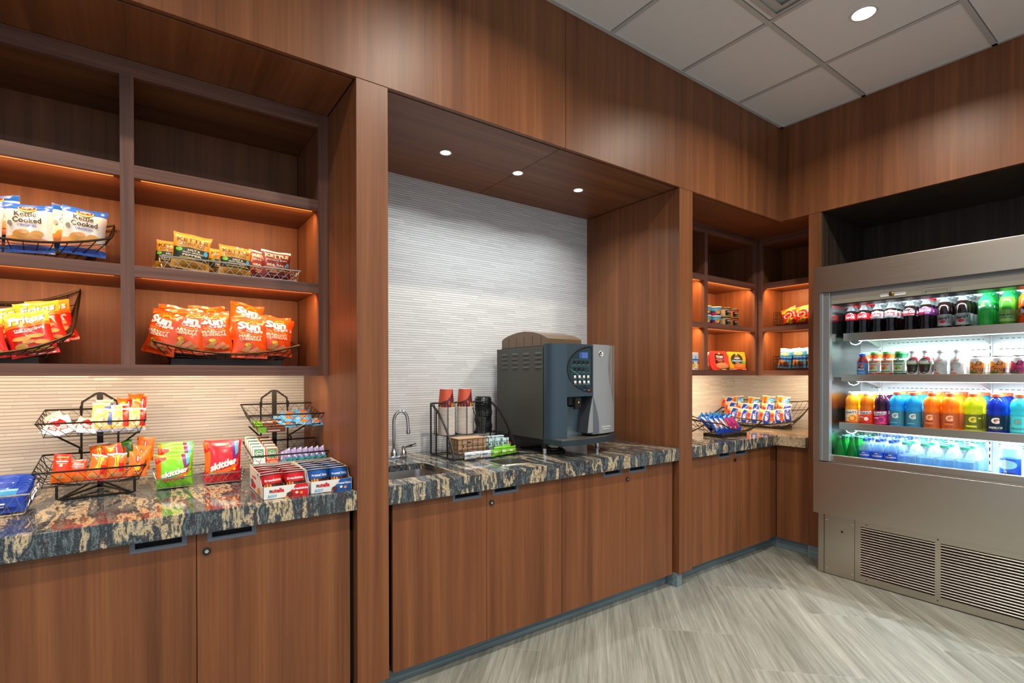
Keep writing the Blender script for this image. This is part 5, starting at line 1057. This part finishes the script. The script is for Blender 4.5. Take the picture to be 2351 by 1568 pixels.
for kk, x, y, z, rot, w in (('cook', -.374, .525, 1.100, (-14, 4, 6), 'cream cookie pack with blue edge at the front'), ('cook2', -.322, .522, 1.100, (-16, -2, 0), 'cream cookie pack with red edge in the middle'), ('cook2', -.272, .520, 1.100, (-16, 3, 4), 'cream cookie pack with red edge at the right'), ('cook', -.390, .580, 1.120, (-12, 3, -6), 'cookie pack with blue edge behind the front one'), ('cook', -.376, .625, 1.130, (-12, 0, 0), 'cookie pack with blue edge furthest back'),
                         ('cook2', -.318, .570, 1.112, (-12, -6, 0), 'cookie pack with red edge behind the middle one'), ('redo', -.312, .618, 1.150, (-12, 2, 0), 'orange and red cookie pack standing high at the back'), ('redo', -.268, .612, 1.160, (-10, 5, 6), 'orange and red cookie pack highest at the back right'), ('redo', -.272, .650, 1.165, (-10, -2, 0), 'orange and red pack hidden behind the highest one')):
    sput(kk, x, y, z, rot, '%s of the upper basket' % w, 'snack pack', gA)
# mints, gum and bars in the second stand
MINT = flat('clear mint box', (226, 222, 212), .2); MNO = flat('orange mint box', (246, 96, 44), .25)
def mint(body, lab, name):
    m = MB().box(-.0235, .0235, -.007, .007, 0, .073, body); F = lambda u, v, off=0: (-.0235+.047*u, -.007-off, .073*v)
    m.art(F, [('r', .10, .40, .90, .95, lab), ('e', .5, .68, .30, .16, WHITEP), ('e', .5, .68, .27, .14, MATS['green print']), ('t', 'tic tac', .5, .68, .38, .12, WHITEP)], 1, 1); m.box(-.022, .022, -.0065, .0065, .073, .078, WHITEP)
    return m.build(name, smooth=False, bevel=.002)
mg = mint(MINT, cGRN, 'mint_box'); mo = mint(MNO, MATS['green print'], 'mint_box')
mo2 = cRED
for k in range(5):
    put(mg, (.146-.002*k, .402+.036*k, .936+.0085*k), (-24, 2, 2), 'white and green mint box, %s from the front in the lower basket' % ORD[k], 'mint box', 'mint boxes in the second stand')
    put(mo, (.197-.002*k, .400+.036*k, .934+.0085*k), (-24, 2, 2), 'orange mint box, %s from the front in the lower basket' % ORD[k], 'mint box', 'mint boxes in the second stand')
gum = pack('gum_pack', .060, .060, .012, 115, foil('icy violet foil', (140, 150, 214)), [('r', 0, 0, 1, .2, flat('turquoise print', (60, 180, 190), .35)), ('p', [(.2, .3), (.4, .9), (.5, .9), (.3, .3)], WHITEP), ('p', [(.5, .3), (.7, .9), (.9, .9), (.7, .3)], pPL)], nu=6, nv=6, crease=.001)
for k in range(7): put(gum, (.250+.024*k, .395, .940), (-30, -24, -30), 'violet and turquoise gum pack, %s from the left in the lower basket' % ORD[k], 'gum pack', 'gum packs in the second stand')
bar = MB().box(-.055, .055, -.028, .028, 0, .022, flat('brown bar box', (120, 70, 50), .4)).art(lambda u, v, off=0: (-.055+.11*u, -.028+.056*v, .022+off), [('p', [(0, 0), (.3, 0), (.2, 1), (0, 1)], cLGR), ('r', .3, .2, .7, .5, WHITEP), ('e', .8, .5, .12, .3, cORG)], 1, 1).art(lambda u, v, off=0: (-.055+.11*u, -.028-off, .022*v), [('r', 0, 0, .3, 1, cLGR), ('r', .34, .3, .8, .5, WHITEP)], 1, 1).build('candy_bar_box', smooth=False, bevel=.002)
for k, (x, y, z) in enumerate(((.205, .480, 1.072), (.200, .545, 1.086))): put(bar, (x, y, z), (10, 0, 0), ('brown and green candy bar box at the front of the upper basket', 'brown and green candy bar box behind the front one')[k], 'candy box', 'bar boxes in the second stand')
fs = pack('fruit_snack_pack', .075, .065, .014, 119, foil('aqua foil', (84, 160, 220)), [('e', .5, .45, .22, .18, cORG), ('r', .1, .75, .6, .85, WHITEP), ('e', .8, .3, .06, .06, cPNK), ('e', .2, .3, .06, .06, cYEL), ('r', .0, .9, 1, 1, WHITEP)], nu=8, nv=8, crease=.002)
for k, (x, y, z) in enumerate(((.285, .470, 1.084), (.345, .466, 1.090), (.400, .468, 1.086), (.295, .500, 1.106), (.355, .505, 1.110), (.265, .570, 1.108), (.315, .585, 1.120), (.372, .588, 1.124))):
    put(fs, (x, y, z), (-68+4*math.sin(k), 8*math.sin(k*3), 14*math.cos(k*2)), 'light blue fruit snack pack lying in the upper basket, %s of the pile' % ORD[k], 'snack pack', 'light blue packs in the second stand')
# ================================================================ HAZELNUT SPREAD TRAYS
CARD = flat('white coated card', (232, 232, 228), .45); CHO = flat('chocolate pot', (70, 36, 24), .25); STK = flat('breadstick print', (236, 150, 60), .4); CARDI = flat('grey board inside', (186, 180, 172), .6)
def spread(label, x0, x1, acc, word, nm, cols):
    D = .285; y0 = .045; w = x1-x0
    t = thing('display_box', label, 'display box', ((x0+x1)/2, y0+D/2, ZT), 0, 'snack pot display boxes')
    h0, h1 = .046, .090; X = w/2; Y = D/2; T_ = .0015
    m = MB().box(-X, X, -Y, Y, 0, T_, CARDI).box(-X, X, -Y, -Y+T_, 0, h0, CARD).box(-X, X, Y-T_, Y, 0, h1, CARDI)
    side = [(-Y, 0), (Y, 0), (Y, h1), (-Y+.06, h1*.92), (-Y+.035, h0), (-Y, h0)]
    m.prism(side, -X, -X+T_, CARD, 'yz').prism(side, X-T_, X, CARD, 'yz')
    F = lambda u, v, off=0: (-X+w*u, -Y-off, h0*v)
    m.art(F, [('p', [(.46, 0), (.98, 0), (.98, 1), (.70, 1), (.62, .6), (.52, .3)], acc), ('t', 'n', .155, .62, .05, .22, cBLK, {'bold': .04}), ('t', 'utella', .315, .665, .26, .34, cRED, {'bold': .04}), ('t', '&GO!', .19, .26, .20, .22, flat('sky print', (60, 170, 220), .4), {'shear': .3}),
              ('t', 'with', .64, .83, .06, .08, WHITEP), ('t', word, .80, .66, .34, .20, WHITEP, {'bold': .04}), ('p', [(.42, .04), (.56, .16), (.58, .12), (.46, 0)], STK), ('e', .565, .26, .07, .18, cBRN), ('e', .72, .34, .035, .11, cCRM), ('e', .82, .28, .035, .12, STK)], 1, 1)
    G = lambda u, v, off=0: (-X-off, Y-D*u, h1*v)
    m.art(G, [('p', [(.1, .1), (.4, .12), (.5, .3), (.2, .5)], acc), ('t', 'nutella', .35, .62, .3, .12, cRED, {'bold': .03}), ('e', .7, .2, .1, .15, STK), ('e', .15, .35, .06, .12, flat('sky print', (60, 170, 220), .4))], 1, 1)
    m.build('card_tray', t, smooth=False)
    # one pot: D shaped tub with peeled foil lid
    def half(s, n=10): return [(s*.037*math.cos(math.pi+math.pi*i/n), 0.016+s*.040*math.sin(math.pi+math.pi*i/n)) for i in range(n+1)]
    p = bpy.data.objects.new('snack_pot', None); C.objects.link(p)
    H = .082; lo, hi = half(.90), half(1.0); nn = len(lo)
    q = MB(); q.add([(x, y, 0) for x, y in lo]+[(x, y, H) for x, y in hi], [tuple(range(nn))[::-1], tuple(range(nn, 2*nn))]+[(i, (i+1) % nn, nn+(i+1) % nn, nn+i) for i in range(nn)], CHO)
    def PF(u, v, off=0):
        a = math.pi+math.pi*u; s = .90+.10*v; return ((s*.037+off)*math.cos(a), .016+(s*.040+off)*math.sin(a), H*v)
    q.art(PF, [('r', .06, .58, .94, .97, acc), ('t', word, .50, .73, .56, .11, WHITEP, {'bold': .03}), ('r', .12, .10, .80, .42, WHITEP), ('r', .18, .40, .24, .56, STK), ('r', .27, .40, .33, .58, STK), ('r', .36, .40, .42, .55, STK), ('t', 'nutella', .46, .27, .5, .12, cRED, {'bold': .03}), ('r', .90, .64, .97, .84, CARD)], 10, 2, .0004, .0002)
    q.build('pot_body', p)
    q = MB(); hi2 = half(1.10); q.add([(x, y-.001, H+.0005) for x, y in hi2]+[(x, y-.001, H+.0026) for x, y in hi2], [tuple(range(nn))[::-1], tuple(range(nn, 2*nn))]+[(i, (i+1) % nn, nn+(i+1) % nn, nn+i) for i in range(nn)], flat('pale foil lid', (226, 220, 214), .3))
    q.art(lambda u, v, off=0: (-.034+.068*u, -.020+.034*v, H+.0026+off), [('p', [(.1, .2), (.5, .1), (.4, .5)], acc), ('p', [(.5, .6), (.9, .5), (.8, .9), (.55, .9)], acc), ('r', .3, .5, .6, .7, cRED), ('e', .7, .3, .1, .1, STK)], 1, 1, .0003, .0001).build('foil_lid', p)
    first = True
    for ci, cx_ in enumerate((-w/4+.001, w/4-.001)):
        for k in range(cols):
            o = p if first else None; loc = ((x0+x1)/2+cx_, y0+.028+.0490*k, ZT+.003+.0005); lab = '%s snack pot with foil lid, %s from the front in the %s row' % (nm, ORD[k], ('left', 'right')[ci])
            rt = (math.radians(-13), math.radians(R.uniform(-3, 3)), math.radians(R.uniform(-5, 5)))
            if first: p.location = loc; p.rotation_euler = rt; tag(p, lab, 'snack pot', 'snack pots in the %s box' % nm); first = False
            else: dup(p, loc, rt, lab)
spread('open card tray of red-labelled breadstick spread pots', .099, .257, cRED, 'Breadsticks', 'red-labelled', 5)
spread('open card tray of blue-labelled pretzel spread pots', .263, .421, flat('royal print', (24, 92, 176), .35), 'Pretzel Sticks', 'blue-labelled', 5)
# ================================================================ CONDIMENTS IN THE CUP RACK
tea = pack('sweetener_packet', .030, .060, .010, 131, foil('pale mint paper', (196, 220, 220), .6), [('e', .5, .5, .2, .12, cGRN), ('r', .2, .7, .8, .74, cLBL)], nu=6, nv=8, crease=.002)
for k in range(6): put(tea, (1.322+.025*k, .430+.010*(k % 2), .900), (-10, 6*math.sin(k*2), 30*math.sin(k)), 'pale green sweetener packet in the right wire basket, %s from the left' % ORD[k], 'packet', 'pale packets in the cup rack')
for k in range(5): put(tea, (1.335+.026*k, .480, .912), (-14, -8*math.sin(k*3), 20*math.cos(k)), 'pale green sweetener packet in the back row, %s from the left' % ORD[k], 'packet', 'pale packets in the cup rack')
sg = pack('sugar_packet', .075, .038, .012, 133, foil('white paper', (232, 232, 234), .6), [('r', .15, .5, .6, .6, cLBL), ('r', .15, .36, .5, .41, cGRY)], nu=8, nv=6, crease=.001)
for k in range(4): put(sg, (1.155+.0475*k*1.05, .360+.012*(k % 2), .8745), (-8, 2*math.sin(k), 4), 'white sugar packet in the front wire basket, %s from the left' % ORD[k], 'packet', 'white sugar packets')
sv = pack('sweetener_packet', .066, .040, .010, 137, foil('vivid green paper', (120, 206, 30), .5), [('r', .2, .36, .6, .62, WHITEP), ('e', .76, .5, .08, .14, cYEL)], nu=8, nv=6, crease=.001)
for k, (x, z) in enumerate(((1.325, .8745), (1.378, .8775), (1.428, .8800), (1.350, .884), (1.404, .888))): put(sv, (x, .362+.014*(k > 2), z), (-8, -4, 5), 'bright green sweetener packet in the front wire basket, %s' % ('at the left', 'in the middle', 'at the right', 'behind on the left', 'behind on the right')[k], 'packet', 'green sweetener packets')
# ================================================================ RIGHT SHELVES
def tub(name, prof, mat, lid, els, span=170, lidp=None):
    t = bpy.data.objects.new(name, None); C.objects.link(t); H = prof[-1][1]
    MB().lathe(prof, mat, 26, cap1=False).art(cylF(prof_r(prof), 0, H, span), els, 12, 3, .0004, .0003).build('tub_body', t)
    MB().lathe(lidp or [(prof[-1][0]+.002, H-.006), (prof[-1][0]+.0025, H+.001), (prof[-1][0], H+.003), (.001, H+.003)], lid, 26, cap1=False).build('tub_lid', t); return t
def tput(p, loc, yaw, label, cat, group):
    if p.name in _first: o = dup(p, loc, math.radians(yaw), label, group); o['category'] = cat; return o
    _first.add(p.name); p.location = loc; p.rotation_euler = (0, 0, math.radians(yaw)); return tag(p, label, cat, group)
zA2, zA3 = ZU+.409, ZU+.043
mc = tub('pasta_cup', [(.036, 0), (.046, .068)], flat('blue pasta cup', (24, 70, 160), .35), flat('cream foil lid', (230, 214, 184), .4), [('p', [(0, .55), (1, .45), (1, 1), (0, 1)], cLBL), ('e', .5, .42, .18, .26, cTAN), ('p', [(.05, .35), (.4, .3), (.4, .1), (.05, .12)], cRED), ('e', .55, .34, .09, .12, cYEL), ('r', .8, .3, .86, .7, WHITEP)])
for k, (x, y, z, w) in enumerate(((3.405, .47, 0, 'bottom left'), (3.405, .47, .0735, 'top left'), (3.508, .45, 0, 'bottom right'), (3.516, .45, .0735, 'top right'), (3.42, .56, 0, 'behind on the left'), (3.53, .56, 0, 'behind on the right'))):
    tput(mc, (x, y, zA2+z), -28, 'small blue pasta cup with cream lid, %s of the group' % w, 'food cup', 'blue pasta cups')
dp = [(.048, 0), (.050, .006), (.052, .052), (.054, .056), (.054, .066)]
for key, c, nm in (('b', (226, 190, 130), 'beige'), ('o', (226, 120, 50), 'orange')):
    tb = tub('dip_tub', dp, flat('%s dip tub' % nm, c, .35), flat('olive tub lid', (62, 60, 40), .4), [('r', .40, .10, .98, .74, cBLK), ('r', .50, .52, .90, .60, WHITEP), ('e', .70, .26, .18, .14, cGRN), ('r', .55, .64, .85, .70, cRED)], lidp=[(.056, .058), (.056, .070), (.053, .0725), (.001, .0725)])
    for k in range(2): tput(tb, (3.642 if key == 'b' else 3.776, .455 if key == 'b' else .47, zA2+.0728*k), -30, '%s cheese dip tub with dark lid, %s of its pair' % (nm, ('bottom', 'top')[k]), 'dip tub', 'stacked dip tubs')
def bowlbox(x, y, base, els, label, oct_=False):
    w, h = .122, .155
    pts = [(-w+.03, 0), (w-.03, 0), (w, .035), (w, h-.035), (w-.03, h), (-w+.03, h), (-w, h-.035), (-w, .035)] if oct_ else [(-w+.022, 0), (w-.022, 0), (w-.01, .05), (w, .10), (w-.008, h), (-w+.008, h), (-w, .10), (-w+.01, .05)]
    m = MB().prism(pts, -.012, .0, base, 'xz').prism([(a*.9, b*.94+.004) for a, b in pts], 0, .05, CARD, 'xz')
    m.art(lambda u, v, off=0: (-w+2*w*u, -.012-off, h*v), els, 1, 1)
    return tag(m.build('noodle_bowl', loc=(x, y, zA3), rot=(math.radians(-7), 0, math.radians(-3)), smooth=False), label, 'noodle bowl')
bowlbox(3.550, .440, flat('coral card', (236, 60, 56), .35), [('r', .28, .35, .74, .86, flat('dark chocolate print', (50, 24, 20), .4)), ('t', 'THAI', .51, .70, .36, .13, WHITEP, {'bold': .05}), ('t', 'KITCHEN', .51, .60, .26, .03, WHITEP), ('r', .31, .52, .73, .575, cPNK), ('r', .40, .46, .66, .49, cYEL), ('e', .50, .87, .05, .05, cYEL), ('e', .62, .24, .33, .17, cTAN), ('e', .60, .28, .24, .09, pPE), ('p', [(.45, .02), (.95, .02), (.97, .12), (.6, .08)], pDG), ('r', .58, .02, .8, .05, WHITEP)], 'red octagonal thai noodle bowl standing on the lowest right shelf', True)
bowlbox(3.810, .440, flat('golden card', (244, 190, 40), .35), [('e', .48, .58, .34, .33, flat('charcoal print', (46, 42, 36), .4)), ('e', .48, .88, .06, .06, cYEL), ('t', 'ASIA', .50, .66, .34, .12, WHITEP, {'bold': .05}), ('t', 'Simply', .48, .78, .2, .05, WHITEP), ('r', .18, .46, .80, .56, cLBL), ('r', .3, .49, .7, .52, WHITEP), ('r', .38, .41, .6, .43, WHITEP), ('e', .86, .42, .10, .08, cLGR), ('e', .60, .22, .34, .17, cORG), ('e', .60, .26, .26, .10, cTAN), ('p', [(.06, .0), (.94, .0), (.98, .12), (.5, .06), (.1, .12)], pMR), ('r', .1, .04, .4, .07, WHITEP), ('r', .7, .04, .94, .07, WHITEP)], 'yellow noodle bowl standing beside the red one')
m = MB().box(-.080, .080, 0, .05, 0, .136, CARD); m.art(lambda u, v, off=0: (-.08+.16*u, -off, .136*v), [('r', 0, .50, 1, .80, cLBL), ('r', .12, .62, .46, .90, flat('pale sky print', (196, 224, 240), .4)), ('r', .54, .62, .88, .90, MATS['pale sky print']), ('r', .08, .58, .94, .63, cBLU), ('t', '2', .28, .42, .12, .12, cBLK, {'bold': .05}), ('t', '2', .68, .42, .12, .12, cBLK, {'bold': .05}), ('e', .34, .26, .13, .10, cYEL), ('e', .74, .26, .13, .10, cYEL), ('r', .4, .05, .8, .08, cGRY), ('e', .12, .1, .05, .05, cBLK)], 1, 1)
tag(m.build('food_box', loc=(3.292-.080-.020+.05-.02, .43, zA3), smooth=False, bevel=.001), 'white and light blue food box on the lowest shelf beside the divider', 'food box')
# baskets on the right wall unit (front faces -X)
def gb(label, z, packs):
    t = thing('wire_basket', label, 'wire basket', (4.085, .085, z), -math.pi/2, 'wire snack baskets')
    MB().box(-.165, .165, -.0, .16, 0, .014, flat('dark basket foot', (34, 32, 24), .5)).build('foot', t, smooth=False)
    gridbox(MB(), -.182, .182, -.012, .172, .016, .118, 14, 6, 4, .0016, BRONZE).build('wire_bowl', t); return t
gb('dark wire basket of red chip bags on the right wall shelf', zA2, 0); gb('dark wire basket of light blue cookie bags on the right wall shelf', zA3, 0)
hot = pack('chip_bag', .125, .150, .045, 141, pRD, [('r', 0, .82, 1, 1, cORG), ('p', [(0, .70), (1, .76), (1, .88), (0, .84)], cYEL), ('e', .5, .44, .28, .16, WHITEP), ('e', .5, .44, .22, .11, pRD), ('p', [(.1, .1), (.6, .3), (.9, .2), (.6, .05)], cYEL), ('e', .3, .66, .14, .06, cORG)], crease=.005)
for k, (y, x, z, rr) in enumerate(((.150, 4.115, .022, 18), (.050, 4.115, .022, 10), (-.060, 4.115, .024, 4), (.10, 4.175, .030, 8), (-.02, 4.180, .040, 2))): put(hot, (x, y, zA2+z), (-20, -rr, -90), 'glossy red and yellow chip bag, %s' % ('at the left front', 'in the middle front', 'at the right front', 'behind on the left', 'behind, standing highest')[k]+' of the wall shelf basket', 'snack bag', 'red bags in the right wall basket')
coo = pack('cookie_bag', .110, .168, .046, 147, pSB, [('p', [(0, .78), (.5, .86), (1, .80), (1, 1), (0, 1)], foil('ice foil', (130, 205, 240))), ('e', .5, .70, .36, .09, cTAN), ('e', .5, .70, .33, .07, cCRM), ('t', 'Chips Ahoy!', .5, .70, .56, .06, cRED, {'shear': .2, 'bold': .03}), ('r', 0, .42, 1, .50, pDB), ('r', .05, .12, .55, .38, cTAN), ('e', .7, .2, .2, .12, cBRN), ('e', .3, .18, .1, .07, cBRN)], crease=.005)
for k, (y, x, rr) in enumerate(((.205, 4.120, 6), (.085, 4.120, 0), (-.035, 4.120, 3), (.15, 4.18, -6), (.02, 4.18, 6))): put(coo, (x, y, zA3+.020), (-8, rr, -90), 'light blue cookie bag, %s' % ('at the left front', 'in the middle front', 'at the right front', 'behind on the left', 'behind on the right')[k]+' of the lower wall basket', 'snack bag', 'blue bags in the right wall basket')
# ================================================================ RIGHT COUNTER BASKETS
bowlthing('small dark wire bowl of long blue wrapped bars on the right counter', (3.277, .215, ZT), -3, .150, .078, .238, .145, .024, .110, .052, .130, .095, nx=9, ny=6, nr=2)
lb = pack('fruit_pie_pack', .062, .150, .026, 151, pDB, [('p', [(.1, .2), (.4, .25), (.7, .85), (.35, .8)], cLBL), ('r', .3, .3, .5, .9, WHITEP), ('p', [(.5, .2), (.9, .5), (.8, .7), (.5, .5)], cORG), ('r', 0, .92, 1, 1, pSB)], nu=8, nv=12, crease=.004, seal=.08)
lb2 = pack('fruit_pie_pack', .062, .150, .026, 153, pDB, [('p', [(.2, .2), (.6, .15), (.85, .8), (.4, .85)], cRED), ('p', [(.3, .5), (.6, .45), (.75, .75), (.42, .8)], cPNK), ('r', .0, .86, 1, .94, cLBL), ('e', .2, .3, .1, .06, WHITEP)], nu=8, nv=12, crease=.004, seal=.08)
for k in range(10):
    x = 3.135+.030*k; put(lb if k not in (6, 8, 9) else lb2, (x+.02, .175+.012*(k % 2), ZT+.030), (-22, -30, -6), 'long blue wrapped pie pack in the small bowl, %s from the left' % ORD[k], 'snack pack', 'blue pie packs')
for k in range(5): put(lb, (3.20+.055*k, .265, ZT+.045), (-24, -36, 0), 'blue wrapped pie pack in the back row of the small bowl, %s from the left' % ORD[k], 'snack pack', 'blue pie packs')
bowlthing('dark wire bowl of light blue pretzel bags, half hidden by the second pier', (2.960, .470, ZT), 0, .13, .09, .225, .165, .022, .100, .045, .235, .16, nx=11, ny=8, nr=4)
pz = pack('pretzel_bag', .150, .185, .050, 157, pSB, [('t', 'Thins', .5, .62, .7, .2, WHITEP, {'shear': .3, 'bold': .04}), ('e', .4, .22, .26, .12, cTAN), ('e', .7, .26, .2, .10, cBRN), ('p', [(.5, .8), (1, .7), (1, .9), (.6, .95)], WHITEP), ('e', .8, .74, .1, .06, cRED)], crease=.005)
for k, (x, y) in enumerate(((3.075, .430), (2.930, .425), (3.09, .500), (2.95, .500))): put(pz, (x, y, ZT+.030), (-22, -8, 4), 'light blue pretzel bag, %s of the half hidden bowl' % ('at the right front', 'at the left front', 'at the right back', 'at the left back')[k], 'snack bag', 'pretzel bags')
bowlthing('large dark wire bowl of blue and orange snack bags in the right corner', (4.145, .425, ZT), -90, .235, .085, .375, .165, .024, .085, .034, .240, .215, nx=17, ny=8, nr=4)
ac_e = [('r', .55, .12, 1, .88, pDB), ('p', [(.55, .5), (.8, .62), (1, .55), (1, .8), (.55, .88)], cLBL), ('t', "ANDY", .78, .46, .60, .17, WHITEP, {'rot': 90, 'asp': 1.25, 'bold': .05}), ('p', [(.18, .20), (.34, .16), (.44, .5), (.42, .86), (.28, .9), (.24, .5)], pRD), ('e', .34, .74, .14, .12, cORG), ('r', 0, .0, 1, .07, WHITEP), ('r', 0, .93, 1, 1, WHITEP)]
ac = pack('snack_bag', .112, .142, .036, 161, pYL, ac_e, crease=.004, ends=WHITEP); ac2 = pack('snack_bag', .112, .142, .036, 163, pWH, [('p', [(0, .3), (.4, .2), (.5, .7), (.1, .8)], cORG), ('r', .55, .1, .98, .9, pDB), ('t', "ANDY", .77, .48, .55, .16, WHITEP, {'rot': 90, 'asp': 1.25, 'bold': .05}), ('e', .28, .6, .12, .12, pRD), ('p', [(.1, .1), (.5, .2), (.4, .3)], cBLU), ('e', .3, .84, .16, .06, cYEL)], crease=.006)
gC = 'blue and orange bags in the corner bowl'
for k, (y, z, rr, p_) in enumerate(((.655, .898, 6, ac2), (.548, .885, 3, ac2), (.452, .885, -2, ac2), (.350, .888, 4, ac2), (.232, .895, -12, ac2), (.150, .906, -16, ac2))):
    put(p_, (4.055, y, z), (-16, rr, -90), 'white, blue and orange snack bag in the front row, %s from the left' % ORD[k], 'snack bag', gC)
for k, (y, z, rr, p_) in enumerate(((.770, .985, 4, ac2), (.650, .990, -6, ac), (.520, .985, 5, ac), (.385, 1.000, 4, ac), (.255, 1.000, 5, ac))):
    put(p_, (4.170, y, z), (-14, rr, -90), 'orange and blue snack bag in the back row, %s from the left' % ORD[k], 'snack bag', gC)
for k, (y, z) in enumerate(((.700, .94), (.590, .935), (.470, .935), (.35, .94), (.22, .945))): put(ac2, (4.115, y, z), (-15, 6*math.sin(k*2), -90), 'white and blue snack bag wedged in the middle row, %s from the left' % ORD[k], 'snack bag', gC)
for m_ in list(bpy.data.meshes):
    if m_.users == 0: bpy.data.meshes.remove(m_)
